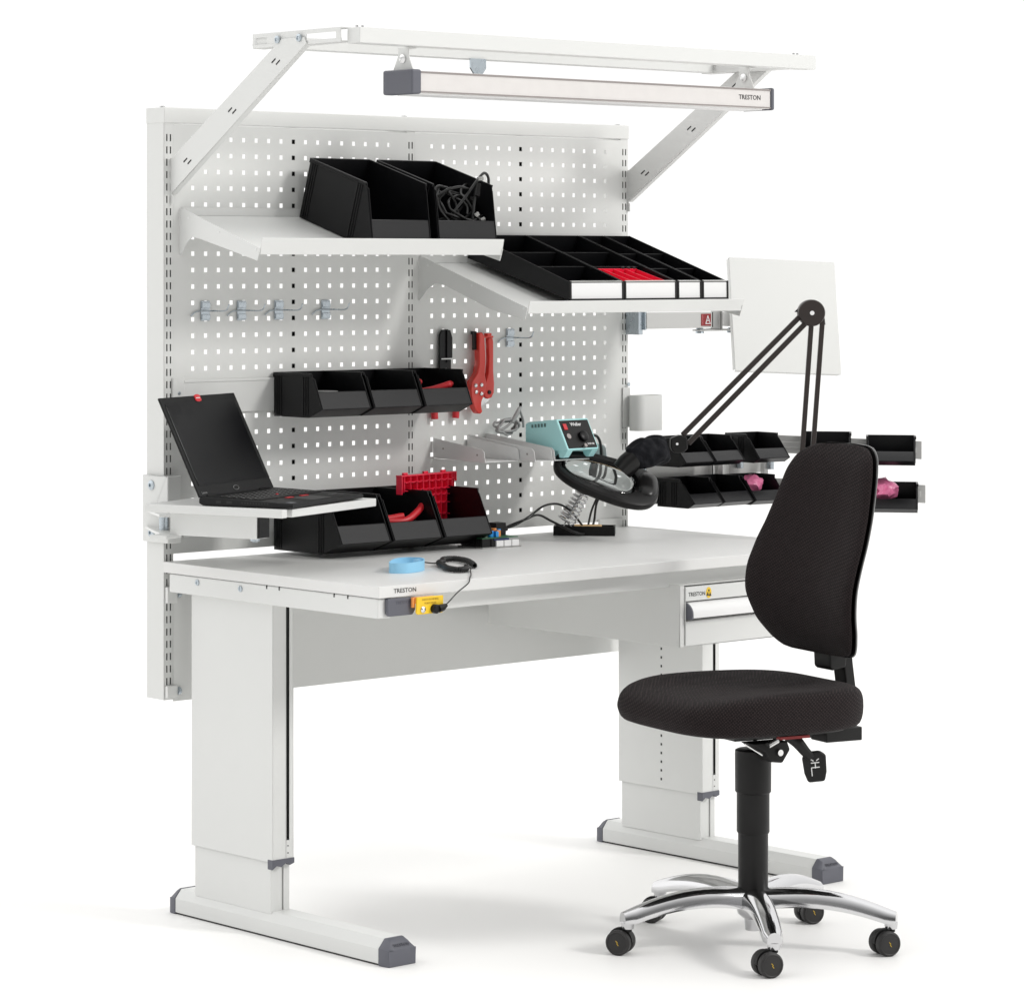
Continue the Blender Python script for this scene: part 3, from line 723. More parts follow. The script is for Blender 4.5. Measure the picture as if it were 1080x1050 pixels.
mb = MB(S); mb.box(13, W-13, 26, 224, .1, .9); mb.build('screen', SCREEN, lid)
mb = MB(S)
for a in (13, W-14.5): mb.box(a-1, a+1.5, 40, 216, .2, 1.4)
mb.build('bezel_edge', LGREY if False else mat('glossy bezel edge', (.05, .05, .05), .12), lid)
mb = MB(S); mb.prism([(W/2-5+16*max(-.8, min(.8, 1.1*math.cos(R(a)))), 233+9*math.sin(R(a))) for a in range(0, 360, 20)], 'z', .2, 1.6); tg = mb.build('red_tag', RED, lid)
mb = MB(S); mb.box(W/2-14, W/2+4, 232, 234, 1.6, 2); mb.build('tag_mark', INKW, tg)
xr = S.to_3x3() @ V((1, 0, 0)); yr = S.to_3x3() @ V((0, 1, 0))
text('Lenovo', S @ V((26, 9, 0)), xr, yr, 8, mat('silver print', (.3, .3, .3), .3, .5), 'lettering', lid)
mb = MB(S); mb.tube([(W/2+12*math.cos(R(a)), 12+5*math.sin(R(a)), .6) for a in range(0, 360, 20)], .7, 6, closed=True); mb.build('ring_mark', mat('silver print ring', (.3, .3, .3), .3, .5), lid)
mb = MB(); mb.cyl((30, Dp-4, 16), (70, Dp-4, 16), 6, 12); mb.cyl((W-70, Dp-4, 16), (W-30, Dp-4, 16), 6, 12); mb.build('hinge', BLACKM, t, smooth='auto', split=2)
text('ThinkPad', Mt @ V((290, 52, 0)), (1, 0, 0), (0, 1, 0), 9, mat('silver print small', (.3, .3, .3), .3, .5), 'lettering', base)

# ------------------------------------------------------------------ circuit board
t = thing('circuit_board', 'small green circuit board with blue and orange components and white connectors', 'circuit board', (770, -205, ZT))
Mp = frame((694, -245, ZT), (1.2, -.10, 0), (.10, 1.15, 0), (0, 0, 1.05))
mb = MB(Mp); mb.box(-4, 96, -2, 82, .2, 3); mb.build('carrier', CONN, t, bevel=.6)
mb = MB(Mp); mb.box(0, 92, 4, 78, 22, 24); mb.build('board', PCB, t)
mb = MB(Mp)
mb.box(0, 22, 4, 76, 3.1, 21.8)
for k in range(9): mb.box(-1.2, 0, 6+k*8, 9+k*8, 5, 20)
mb.box(22, 32, 2, 16, 3.1, 21.8); mb.build('pin_header', BLACKM, t, bevel=.8)
mb = MB(Mp); mb.box(66, 92, 44, 70, 24.1, 52); mb.cyl((91, 57, 36), (104, 57, 36), 5, 10); mb.build('power_socket', BLACKM, t, bevel=.8)
mb = MB(Mp); mb.box(6, 16, 40, 60, 24.1, 34); mb.build('chip', BLACKM, t, bevel=.8)
mb = MB(Mp)
for k in range(3): mb.box(33+k*20, 51+k*20, -1, 12, 3.2, 17)
mb.build('white_connector', WHITE, t, bevel=.8)
mb = MB(Mp); mb.cyl((34, 20, 24), (34, 20, 38), 6, 14); mb.box(40, 47, 10, 18, 24.1, 37); mb.box(60, 66, 28, 36, 24.1, 40); mb.build('capacitor', BLUEP, t, bevel=.6)
mb = MB(Mp); mb.cyl((52, 34, 24), (52, 34, 42), 6, 14); mb.box(50, 60, 20, 28, 24.1, 38); mb.build('relay', ORA, t, bevel=.5)
mb = MB(Mp); mb.cyl((20, 44, 24), (20, 44, 36), 5, 12); mb.cyl((10, 24, 24), (10, 24, 34), 4, 12)
for k in range(6): mb.box(24+k*6, 27+k*6, 40, 43, 24.1, 30+(k % 3)*4)
mb.build('metal_component', STEEL, t)
mb = MB(Mp); mb.box(28, 66, 0, 14, 17.5, 21.5); mb.build('dark_blue_socket', mat('navy plastic', (.01, .02, .09), .35), t)

# ------------------------------------------------------------------ wrist strap
t = thing('wrist_strap', 'light blue antistatic wrist band with coiled black cord on the tabletop', 'wrist strap', (230, -520, ZT))
bp_ = smooth_path([(128, -545, 0), (150, -570, 0), (195, -562, 0), (232, -540, 0), (262, -500, 0), (250, -468, 0), (214, -470, 0), (165, -505, 0)], 5, True)
mb = MB(); N = len(bp_)
cen = sum((V(p) for p in bp_), V()) / N
rows = []
for i, p in enumerate(bp_):
    tdir = (V(bp_[(i+1) % N]) - V(bp_[i-1])).normalized(); nrm = V((tdir.y, -tdir.x, 0))
    a = V(p) - nrm*.9; b = V(p) + nrm*.9
    rows.append([(a.x, a.y, ZT+.3), (a.x, a.y, ZT+23), (b.x, b.y, ZT+23), (b.x, b.y, ZT+.3)])
mb.grid(rows + [rows[0]], True, cap=False); mb.build('wrist_band', BLUE, t, smooth='auto')
mb = MB(); mb.box(244, 264, -508, -490, ZT+4, ZT+20); mb.build('clasp', mat('pale blue clasp', (.33, .62, .85), .4), t, bevel=1)
mb = MB()
mb.tube([(262, -500, ZT+14), (300, -490, ZT+8), (330, -482, ZT+6), (345, -480, ZT+8)], 1.5, 6, sub=4)
main = smooth_path([(345, -480, ZT+8), (384, -440, ZT+8), (414, -444, ZT+8), (404, -493, ZT+8), (370, -548, ZT+8), (335, -595, ZT+8)], 10)
path2 = smooth_path([(345, -480, ZT+8), (316, -498, ZT+8), (274, -560, ZT+8), (246, -606, ZT+8), (244, -640, ZT+8), (270, -636, ZT+8), (300, -606, ZT+8)], 10)
def coil(path, r, wr, turns_per_mm=.32):
    L = 0; pts = []; up = V((0, 0, 1)); ph = 0
    for i in range(len(path)-1):
        a, b = V(path[i]), V(path[i+1]); seg = (b-a).length; d = (b-a).normalized(); w = d.cross(up)
        k = max(2, int(seg * turns_per_mm * 7))
        for j in range(k):
            tt = j/k; q = ph + 2*math.pi*turns_per_mm*seg*tt
            pts.append(a + (b-a)*tt + w*math.cos(q)*r + up*math.sin(q)*r)
        ph += 2*math.pi*turns_per_mm*seg
    mb.tube(pts, wr, 5)
coil(main, 5.6, 1.6); coil(path2, 5.6, 1.6)
mb.tube([(300, -606, ZT+9), (300, -620, ZT+6), (280, -640, ZT+4), (222, -704, ZT+3), (178, -747, ZT+2.5), (164, -757, ZT-8), (122, -768, 787), (94, -772, 770), (78, -775, 762)], 1.4, 6, sub=5)
mb.build('cord', CABLE, t, smooth=True)
mb = MB(); mb.tube([(82, -776, 763), (70, -777, 759), (58, -777, 757)], [4, 8, 8.5], 12); mb.lathe([(10, 0), (10, 9), (7, 12)], M=frame((52, -769, 757), (1, 0, 0), (0, 0, 1), (0, -1, 0)), n=20)
mb.build('snap_plug', BLACKM, t, smooth='auto')
t = thing('grounding_plate', 'yellow earthing plate with snap studs fixed below the front table edge', 'earthing plate', (38, -755, 746))
mb = MB(); mb.prism([(4, 784), (80, 784), (80, 752), (77, 747), (6, 747), (2, 751)], 'y', -769, -764); pl_ = mb.build('plate', YEL, t, bevel=1.5)
mb = MB(); mb.box(-3, 4, -762, -756, 762, 784); mb.box(4, 60, -764, -756, 770, 784); mb.build('bracket', ORA, t, bevel=1)
mb = MB()
for x in (20, 72): mb.lathe([(7, 0), (7, 2), (4, 4), (2.6, 4.4)], M=frame((x, -769, 757), (1, 0, 0), (0, 0, 1), (0, -1, 0)), n=16)
mb.build('stud', STEEL, t, smooth='auto', split=2)
text('EARTH BONDING', (42, -769.3, 778), (1, 0, 0), (0, 0, 1), 6, mat('ochre print', (.45, .28, .02), .5), 'lettering', pl_)
text('POINT PLUG', (42, -769.3, 770), (1, 0, 0), (0, 0, 1), 6, mat('ochre print two', (.45, .28, .02), .5), 'lettering', pl_)

# ------------------------------------------------------------------ small angled trays + soldering station
def ledge(x0, x1, D, label, h0=50):
    t = thing('hook_on_ledge', label, 'ledge', (x0, 0, 1014), group='small grey ledges below the pipe cutter')
    mb = MB()
    for xx in (x0, x1-1.5):
        mb.prism([(-3, 1016), (-3, 1016+h0), (-D+8, 1044), (-D, 1038), (-D-4, 1012)], 'x', xx, xx+1.5)
    mb.box(x0+1.5, x1-1.5, -D, -3, 1012, 1013.5); mb.box(x0+1.5, x1-1.5, -4.5, -3, 1013.5, 1020)
    tr_ = mb.build('ledge_tray', LGREY, t, bevel=.5)
    mb = MB()
    for yy in (-40, -D+24): mb.lathe([(2.6, 0), (2.6, .6)], M=frame((x0, yy, 1040-(10 if yy < -80 else 0)), (0, 1, 0), (0, 0, 1), (-1, 0, 0)), n=8)
    mb.build('rivet', ALUD, tr_, split=2)
ledge(752, 868, 186, 'small pale grey steel ledge with tapered sides, empty, nearest the middle post', 49)
ledge(872, 932, 236, 'narrow pale grey steel ledge between the empty ledge and the soldering station', 54)
ledge(936, 1118, 240, 'pale grey steel ledge carrying the soldering station', 54)
t = thing('soldering_station', 'turquoise soldering station with black control panel on the grey ledge', 'soldering station', (1030, -140, 1016))
x0, x1 = 962, 1072
mb = MB(); mb.prism([(-112, 1036), (-112, 1098), (-126, 1102), (-222, 1112), (-262, 1038), (-250, 1034)], 'x', x0, x1); body = mb.build('case', CYAN, t, bevel=4, seg=3)
mb = MB()
for xx in (x0+2, x1-22): mb.prism([(-262, 1040), (-244, 1018), (-230, 1018), (-222, 1040)], 'x', xx, xx+20); mb.box(xx, xx+20, -140, -120, 1014, 1038)
mb.build('foot', CYAN, t, bevel=2)
d = V((0, 40, 74)).normalized(); nn = V((0, -74, 40)).normalized(); o = V((x0, -262, 1038))
Mf = frame(o, (1, 0, 0), d, nn)
mb = MB(Mf); mb.box(5, 105, 4, 80, -1, 1.2); pf = mb.build('control_panel', BLACKM, body, bevel=1.5)
mb = MB(Mf); mb.box(12, 24, 54, 70, 1.2, 3.5); mb.build('red_switch', RED, pf, bevel=.8)
text('Weller', Mf @ V((58, 68, 1.2)), (1, 0, 0), d, 13, INKW, 'lettering', pf, bold=.02)
text('WSP 80', Mf @ V((86, 14, 1.2)), (1, 0, 0), d, 7, INKW, 'lettering', pf, bold=.02)
mb = MB(Mf); mb.lathe([(14, 1), (14, 9), (11, 11)], c=(66, 34, 0), n=24); mb.build('knob', BLACK, pf, smooth='auto')
mb = MB(Mf); mb.lathe([(7, 1), (7, 4), (4, 4)], c=(18, 36, 0), n=16); mb.build('socket', ALUD, pf, smooth='auto')
mb = MB(Mf); mb.lathe([(5, 1), (5, 8)], c=(60, 8, 0), n=12); mb.build('socket', ALUD, pf, smooth='auto')
mb = MB()
for k in range(5): mb.box(x0-.5, x0+.5, -186+k*11, -179+k*11, 1092-k, 1101-k*1.2)
mb.build('vent', mat('shaded turquoise slot', (.1, .2, .2), .6), body)
mb = MB(); mb.tube([(1066, -225, 1068), (1090, -232, 1068), (1105, -232, 1050), (1112, -228, 1015), (1108, -226, 985), (1112, -220, 960)], 3.6, 8, sub=6)
mb.build('iron_cable', CABLE, t, smooth=True)
# grey power cable coil behind
t = thing('power_cable', 'coiled pale grey power cable beside the soldering station', 'cable', (940, -60, 1066))
mb = MB(); rnd = random.Random(5)
pts = []
for i in range(46):
    a = 2*math.pi*i/14; pts.append((935 + 34*math.cos(a)+rnd.uniform(-5, 5), -75 + 8*math.sin(a*1.3), 1086 + 16*math.sin(a)+i*.15+rnd.uniform(-3, 3)))
mb.tube(pts, 3.2, 7, sub=4); mb.tube([(905, -75, 1080), (930, -80, 1090), (955, -85, 1112), (972, -85, 1136), (985, -70, 1128), (1000, -65, 1105), (1005, -62, 1085)], 3.2, 7, sub=5)
mb.build('cord', GCAB, t, smooth=True)
mb = MB(); mb.tube([(945, -84, 1100), (960, -86, 1122), (968, -86, 1136)], [5, 6, 4], 10); mb.build('plug', GCAB, t, smooth='auto')

# ------------------------------------------------------------------ soldering iron stand
t = thing('iron_stand', 'black soldering iron stand with steel spiral holder and sponge tray', 'stand', (1120, -110, ZT))
# base seen edge-on towards the camera
A = V((1085, -87, 0)); B = V((1190, -200, 0)); ax = (B-A).normalized(); bx = V((-ax.y, ax.x, 0))
Mb = frame((A.x, A.y, ZT), ax, bx, (0, 0, 1)); Lb = (B-A).length
mb = MB(Mb); mb.box(0, Lb, 0, 80, .5, 12); mb.box(0, Lb, 0, 4, 12, 24); mb.box(0, Lb, 76, 80, 12, 22); mb.box(0, 4, 4, 76, 12, 22); mb.box(Lb-4, Lb, 4, 76, 12, 22); mb.build('base', BLACKM, t, bevel=1.5)
mb = MB(Mb); mb.box(50, 120, 14, 70, 12, 24); mb.build('sponge', BRASS, t, bevel=3)
c0 = V((1109, -108, 848)); c1 = V((1130, -150, 925))
axd = (c1-c0).normalized(); u_ = axd.orthogonal().normalized(); w_ = axd.cross(u_)
mb = MB(); pts = []
for i in range(8*14):
    s_ = i/(8*14); a = 2*math.pi*i/14; r_ = 23 - 5*s_
    pts.append(c0 + (c1-c0)*s_ + (u_*math.cos(a) + w_*math.sin(a))*r_)
mb.tube(pts, 2.1, 6)
mb.tube([(1100, -100, 824), (1106, -104, 835), c0], 2, 6)
mb.tube([(1128, -118, 824), (1122, -112, 835), c0], 2, 6)
mb.build('spiral', CHROME, t, smooth=True)
mb = MB(); mb.cyl(c1 - axd*6, c1 + axd*16, 18, 20, 21); mb.build('collar', BLACKM, t, smooth='auto')
t = thing('soldering_iron', 'soldering iron resting in the steel spiral with looping black cable', 'soldering iron', (1120, -130, 850))
mb = MB(); mb.cyl(c0 + axd*8, c1 + axd*10, 4.5, 12); mb.build('shaft', STEEL, t, smooth='auto')
mb = MB(); mb.cyl(c1 + axd*10, c1 + axd*60, 10, 16, 8); mb.build('handle', BLACKM, t, smooth='auto')
mb = MB()
mb.tube([c1 + axd*60, (1190, -190, 960), (1210, -150, 930), (1202, -125, 890), (1196, -120, 840), (1160, -135, 818), (1100, -150, 822), (1050, -120, 850), (1010, -110, 868), (960, -115, 860), (900, -100, 840), (850, -130, 832), (822, -175, 838)], 3, 8, sub=7)
mb.tube([(1178, -170, 965), (1196, -140, 920), (1190, -118, 870), (1170, -120, 822), (1150, -120, 840), (1120, -115, 872), (1078, -112, 892), (1028, -112, 890), (980, -112, 868), (930, -112, 848), (880, -110, 838), (826, -170, 834)], 2.8, 8, sub=7)
mb.build('cable', CABLE, t, smooth=True)

# ------------------------------------------------------------------ magnifier lamp
r_v = V((math.cos(.7005), -math.sin(.7005), 0)); away = V((math.sin(.7005), math.cos(.7005), 0)); tow = -away; zz = V((0, 0, 1))
El = V((1462, -607, 1373)); S_ = 2.335
def mg(px, py, off=0): return El + r_v*(px-857)*S_ - zz*(py-332)*S_ + tow*off
t = thing('magnifier_lamp', 'black articulated magnifier lamp with glass lens on a double-rod arm clamped to the table', 'magnifier lamp', (El.x, El.y, ZT))
Ma = frame(El, r_v, away, zz)   # local: x image right, y away, z up
# elbow
mb = MB(Ma); mb.lathe([(31, -16), (33, -13), (33, 13), (31, 16)], M=frame((0, 0, 0), (1, 0, 0), (0, 0, 1), (0, -1, 0)), n=36)
mb.build('elbow_joint', MBRN, t, smooth='auto')
mb = MB(Ma); mb.lathe([(5.5, 0), (5.5, 2)], M=frame((0, -16, 0), (1, 0, 0), (0, 0, 1), (0, -1, 0)), n=16); mb.build('pin', WHITE, t)
def bar(p, q, w, nm='arm_rod'):
    d_ = (V(q)-V(p)); L_ = d_.length; d_.normalize(); n_ = V((0, -1, 0)); s_ = d_.cross(n_)
    mb = MB(Ma @ frame(p, d_, s_, n_)); mb.box(0, L_, -w/2, w/2, -6, 6); return mb.build(nm, MBRN, t, bevel=2)
def pp(px, py): return ((px-857)*S_, 0, -(py-332)*S_)
def seg_dir(a, b): return (V(pp(*b))-V(pp(*a))).normalized()
bar(pp(846, 335), pp(721, 461), 12.5); bar(pp(853, 341), pp(727, 470), 12.5)
bar(pp(857.5, 340), pp(844, 530), 11.5); bar(pp(869, 340), pp(855, 530), 11.5)
# wrap plates at the elbow
mb = MB(Ma)
mb.prism([((840-857)*S_, -(331-332)*S_), ((852-857)*S_, 12.5*S_), ((862-857)*S_, 13*S_), ((871-857)*S_, 3*S_), ((873-857)*S_, -13*S_), ((866-857)*S_, -10*S_), (0, -2)], 'y', 8, 15)
mb.build('elbow_cover', BLACKM, t, bevel=2)
# base clamp and pillar at the table edge
bp0 = Ma @ V(((849-857)*S_, 0, 0))
mb = MB(); mb.cyl((bp0.x, bp0.y, ZT-2), (bp0.x, bp0.y, 925), 10, 20); mb.build('pillar', BLACKM, t, smooth='auto')
mb = MB(); mb.box(bp0.x-30, 1465, bp0.y-25, bp0.y+25, ZT+1, ZT+12); mb.box(1452, 1465, bp0.y-25, bp0.y+25, ZT-60, ZT+1); mb.box(bp0.x-30, 1452, bp0.y-25, bp0.y+25, ZT-68, ZT-58) ; mb.build('table_clamp', BLACKM, t, bevel=2)
# wrist bracket
mb = MB(Ma); a = pp(716, 469)
mb.prism([(a[0]-18, a[2]-14), (a[0]-18, a[2]+12), (a[0]+4, a[2]+20), (a[0]+22, a[2]+14), (a[0]+24, a[2]-14), (a[0]+12, a[2]-24), (a[0]-10, a[2]-24)], 'y', -17, 17)
mb.build('wrist_joint', BLACKM, t, bevel=4, seg=3)
mb = MB(Ma); mb.lathe([(3.2, 0), (3.2, 1.5)], M=frame((a[0]-3, -17, a[2]-2), (1, 0, 0), (0, 0, 1), (0, -1, 0)), n=12); mb.build('screw', WHITE, t)
# fabric sleeve, crumpled
sp = smooth_path([pp(706, 474), pp(694, 477), pp(683, 480), pp(675, 482), pp(667, 487)], 6)
from mathutils import noise
rows = []
for i, p in enumerate(sp):
    s_ = i/(len(sp)-1)
    d_ = (V(sp[min(i+1, len(sp)-1)]) - V(sp[max(i-1, 0)])).normalized(); sd = V((0, 1, 0)); uu = d_.cross(sd)
    rr = 31 + 8*math.sin(s_*math.pi)
    row = []
    for k in range(36):
        q = 2*math.pi*k/36; c3 = V(p)*.03 + V((math.cos(q), math.sin(q), 0))*1.1
        rad = rr*(1 + .34*abs(noise.noise(c3*1.3)) - .10 + .12*noise.noise(c3*3.1)) * (1 if .05 < s_ < .95 else .88)
        row.append(V(p) + sd*math.cos(q)*rad*.8 + uu*math.sin(q)*rad)
    rows.append(row)
mb = MB(Ma); mb.grid(rows); mb.build('fabric_sleeve', CLOTH, t, smooth=True, sub=1)
# neck
mb = MB(Ma); mb.tube([pp(672, 484), pp(664, 491), pp(657, 499)], [27, 28, 27], 28); mb.build('neck', SHELL, t, smooth='auto')
# head
an = (r_v*.955 - zz*.30).normalized(); nn_ = (zz*.84 + tow*.55 + r_v*.12); nn_ = (nn_ - an*nn_.dot(an)).normalized(); bn = nn_.cross(an)
hc = mg(640, 505, 20); Mh = frame(hc, an, bn, nn_)
def outline(k, n, a_, b_, e=2.5, skew=.12):
    q = 2*math.pi*k/n; c_, s_ = math.cos(q), math.sin(q)
    x = a_*math.copysign(abs(c_)**(2/e), c_); y = b_*math.copysign(abs(s_)**(2/e), s_)
    y *= 1 + skew*x/a_*1.2
    return x, y
N = 56
def hr(a_, b_, z, e=2.5, cx=0): return [(outline(k, N, a_, b_, e)[0]+cx, outline(k, N, a_, b_, e)[1], z) for k in range(N)]
mb = MB(Mh)
LO = (92, 50, 2.3, -26)
def ho(a_, b_, z): return hr(a_, b_, z, 2.3, -19)
rings = [ho(97, 53, -4), ho(99, 55, 4), ho(102, 58, 7), hr(126, 76, 8, 2.6), hr(133, 82, 4, 2.6), hr(135, 84, -4, 2.6), hr(132, 81, -13, 2.6), hr(124, 74, -19, 2.6), ho(104, 59, -19), ho(97, 53, -12)]
mb.grid(rings + [rings[0]], True, cap=False); mb.build('lens_housing', BLACKM, t, bevel=0, smooth='auto', sub=0)
mb = MB(Mh)
lr = []
for f_ in (1.0, .85, .7, .5, .3, .12): lr.append((f_, 0 + 5*(1-f_*f_)))
top_ = [ho(96.5*f_, 52.5*f_, zt_) for f_, zt_ in lr]; bot_ = [ho(96.5*f_, 52.5*f_, -5 - 4*(1-f_*f_)) for f_, _ in lr]
mb.grid(top_[::-1] + bot_, True, cap=True); mb.build('lens', GLASS, t, smooth=True)
rows = []
for i in range(9):
    f_ = i/8; rr0 = math.cos(f_*1.35)
    rows.append([(104 + outline(k, 32, 24*rr0+2, 40*rr0+3, 2.4, 0)[0], 14 + outline(k, 32, 30*rr0+2, 46*rr0+3, 2.4, 0)[1], 5 + 13*math.sin(f_*1.5)) for k in range(32)])
mb = MB(Mh); mb.grid(rows); mb.build('rear_housing', SHELL, t, smooth=True)

# ------------------------------------------------------------------ bent plate holder on right post
t = thing('cup_holder', 'light grey bent sheet-steel holder hooked to the right post', 'holder', (1500, -40, 1058))
lp = []
def rr_(x0, x1, y0, y1, r, n=5):
    o = []
    for cx, cy, a0 in ((x1-r, y1-r, 0), (x0+r, y1-r, 90), (x0+r, y0+r, 180), (x1-r, y0+r, 270)):
        for k in range(n+1): a = R(a0 + 90*k/n); o.append((cx+r*math.cos(a), cy+r*math.sin(a)))
    return o
oo = rr_(1428, 1526, -58, -8, 22); ii = rr_(1430, 1524, -56, -10, 20)
mb = MB(); rows = [[(a[0], a[1], 1060), (a[0], a[1], 1152), (b[0], b[1], 1152), (b[0], b[1], 1060)] for a, b in zip(oo, ii)]
mb.grid(rows + [rows[0]], True, cap=False); mb.build('band', PAINT2, t, smooth='auto')
mb = MB(); mb.box(1420, 1447, -6, -3, 1068, 1172); mb.build('hook_plate', PAINT2, t, bevel=1)
mb = MB(); mb.lathe([(5, 0), (5, 2)], M=frame((1440, -6, 1180), (1, 0, 0), (0, 0, 1), (0, -1, 0)), n=12); mb.build('screw', ZINC, t)

# ------------------------------------------------------------------ right arms
def jarm(z, name, label, sticker):
    t = thing(name, label, 'arm', (1450, -40, z-25))
    mb = MB(); mb.box(1450, 1700, -62, -20, z-21, z+21); tube_ = mb.build('arm_tube', ARMG, t, bevel=1.5)
    mb = MB(); mb.box(1700, 1706, -60, -22, z-20, z+20); mb.build('tube_cap', BLACKM, tube_, bevel=1)
    mb = MB(); mb.box(1430, 1446, -52, -6, z-36, z+24); mb.box(1446, 1452, -60, -22, z-24, z+23); mb.build('post_bracket', ZINC, t, bevel=1)
    mb = MB(); mb.cyl((1674, -41, z-36), (1674, -41, z-22), 12, 14, 9); mb.cyl((1796, -41, z-36), (1796, -41, z-22), 12, 14, 9); mb.build('arm_bolt', ZINC, t, smooth='auto')
    mb = MB()
    mb.box(1660, 1736, -56, -26, z-30, z-26); mb.box(1732, 1736, -56, -26, z-26, z+26); mb.box(1744, 1810, -56, -26, z-30, z-26); mb.box(1744, 1748, -56, -26, z-26, z+26); mb.box(1736, 1744, -46, -36, z+10, z+22)
    mb.build('link_plate', ARMG, t, bevel=2.5)
    mb = MB(); mb.box(1770, 1812, -60, -22, z-18, z+19); mb.box(1812, 1905, -58, -24, z-14, z+17); mb.build('outer_tube', ARMG, t, bevel=1.5)
    if sticker:
        mb = MB(); mb.box(1656, 1694, -62.7, -61.9, z-16, z+16); s_ = mb.build('warning_sticker', mat('dark red sticker', (.22, .008, .012), .35), tube_)
        mb = MB(); 
        for a_, b_ in (((1673, z-10), (1681, z+11)), ((1690, z-10), (1681, z+11)), ((1672, z-10), (1691, z-10)), ((1677, z-2), (1686, z-2))):
            p_, q_ = V((a_[0], -63, a_[1])), V((b_[0], -63, b_[1])); mb.tube([p_, q_], 1.3, 4)
        mb.build('warning_mark', INKW, s_)
        text('CAUTION', (1662, -62.8, z), (0, 0, 1), (-1, 0, 0), 6, mat('pale red ink', (.6, .2, .2), .5), 'lettering', s_)
    return t
jarm(1346, 'board_arm', 'upper jointed grey tube arm with red warning sticker behind the tray shelf', True)
jarm(948, 'rack_arm', 'lower jointed grey tube arm passing behind the side bins', False)

# document board
t = thing('document_board', 'plain light grey tilted board held at the right of the tray shelf', 'board', (1765, -120, 1205))
def unp(px, py, y):
    f, cx, cy = 3346.96, 316.64, 276.77
    fw = V((math.sin(.7005), math.cos(.7005), 0)); d_ = fw + r_v*(px-cx)/f + zz*(cy-py)/f; o_ = V((-4545.23, -5777.62, 1497.42))
    return o_ + d_*((y-o_.y)/d_.y)
c_TL = unp(765, 271, -70); c_BL = unp(775.5, 391, -130)
ri = V((math.sin(R(112)), math.cos(R(112)), 0)) ; ri = (ri - zz*.045).normalized()
upv = (c_TL - c_BL); hgt = upv.length; upv.normalize(); upv = (upv - ri*upv.dot(ri)).normalized(); nb = ri.cross(upv)
wd = 312
Mbd = frame(c_BL, ri, upv, nb)
mb = MB(Mbd); mb.box(0, wd, 0, hgt, -2, 0); mb.box(4, wd-4, 0, 2, -16, -2); mb.box(4, wd-4, hgt-2, hgt, -16, -2); mb.box(0, 2, 4, hgt-4, -16, -2); mb.box(wd-2, wd, 4, hgt-4, -16, -2)
mb.build('board_sheet', PAINT, t, bevel=1)
mb = MB(Mbd); mb.box(70, 190, 60, 200, -22, -3); mb.box(100, 160, 110, 150, -80, -22); mb.build('board_mount', PAINT2, t, bevel=2)

# ------------------------------------------------------------------ side bin rack
t = thing('side_bin_rack', 'two grey rails in two hinged sections carrying the small black bins', 'rack', (1700, -100, 850))
RB = []
# left section parallel to the wall; right section turned towards the operator
L0 = V((1475, -92, 0))
pR = V((1905, -92, 0)); ph = R(-50); dR = V((math.cos(ph), math.sin(ph), -.035)); nR = V((-math.sin(ph), math.cos(ph), 0))
for zc in (1012, 896):
    mb = MB(); mb.box(1415 if zc < 950 else 1425, 1900, -92, -84, zc-24, zc+24); mb.box(1430 if zc < 950 else 1440, 1900, -98, -92, zc-8, zc+8); mb.build('rail', ARMG, t, bevel=1.5)
    mb = MB(frame((1905, -88, 0), dR, nR, zz)); mb.box(0, 395 if zc > 950 else 405, 0, 8, zc-24, zc+24); mb.box(0, 380 if zc > 950 else 392, -6, 0, zc-8, zc+8); mb.build('rail', ARMG, t, bevel=1.5)
mb = MB(); mb.box(1700, 1716, -84, -70, 868, 1036); mb.box(1880, 1896, -84, -70, 868, 1036); mb.build('upright_strip', ARMG, t, bevel=1, split=2)
mb = MB(); mb.cyl((1800, -70, 950), (1800, -70, 990), 9, 12); mb.cyl((1900, -88, 944), (1900, -88, 985), 10, 12); mb.build('pivot_bolt', ZINC, t, smooth='auto', split=2)
SB = dict(w=110, D=130, H=75, rim=84, lip=36, chin=12, Db=108)
def sbin(x, y, z, rot, label, lefty=False):
    return bin_('small_bin', label, 124 if rot < -.5 else SB['w'], SB['D'], SB['H'], SB['rim'], SB['lip'], SB['chin'], SB['Db'], 'small black bins on the side rack', (x, y, z), rot)
sbin(1418, -98, 974, 0, 'small black bin on the upper side rail, half hidden by the magnifier sleeve')
sbin(1533, -98, 974, 0, 'small black bin on the upper side rail, directly right of the magnifier arm joint')
sbin(1712, -98, 974, R(-6), 'small black bin on the upper side rail just left of the upright magnifier rods')
sbin(1451, -98, 867, 0, 'small black bin on the lower side rail, leftmost and nearest the lens')
sbin(1566, -98, 867, 0, 'small black bin on the lower side rail, second from the lens')
sbin(1700, -98, 865, R(-6), 'small black bin on the lower side rail, pink bag inside, left of the chair')
def onR(s, off=-6): p = V((1905, -88, 0)) + dR*s + nR*off; return p.x, p.y
x, y = onR(84); sbin(x, y, 972, ph, 'small black bin on the upper side rail behind the upright magnifier rods')
x, y = onR(252); sbin(x, y, 964, ph, 'small black bin at the outer end of the upper side rail')
x, y = onR(258); sbin(x, y, 840, ph, 'small black bin at the outer end of the lower rail holding a pink bag')
def bag(c, r, label, seed):
    rnd = random.Random(seed); t = thing('pink_bag', label, 'plastic bag', (c[0], c[1], c[2]-r))
    b = bmesh.new(); bmesh.ops.create_icosphere(b, subdivisions=3, radius=1)
    from mathutils import noise
    for v in b.verts:
        k = 1 + .28*noise.noise(v.co*2.1 + V((seed, 0, 0))) + .16*noise.noise(v.co*5 + V((0, seed, 0)))
        v.co = V(c) + V((v.co.x*r*1.15*k, v.co.y*r*.9*k, v.co.z*r*.8*k))
    mb = MB(); mb.b.free(); mb.b = b; mb.build('bag_film', PINK, t, smooth='auto')
bag((1744, -160, 916), 30, 'crumpled pink plastic bag in the lower bin just left of the chair back', 3)
x, y = onR(292, -62); bag((x, y, 896), 40, 'crumpled pink plastic bag in the outermost lower bin, right of the chair back', 8)

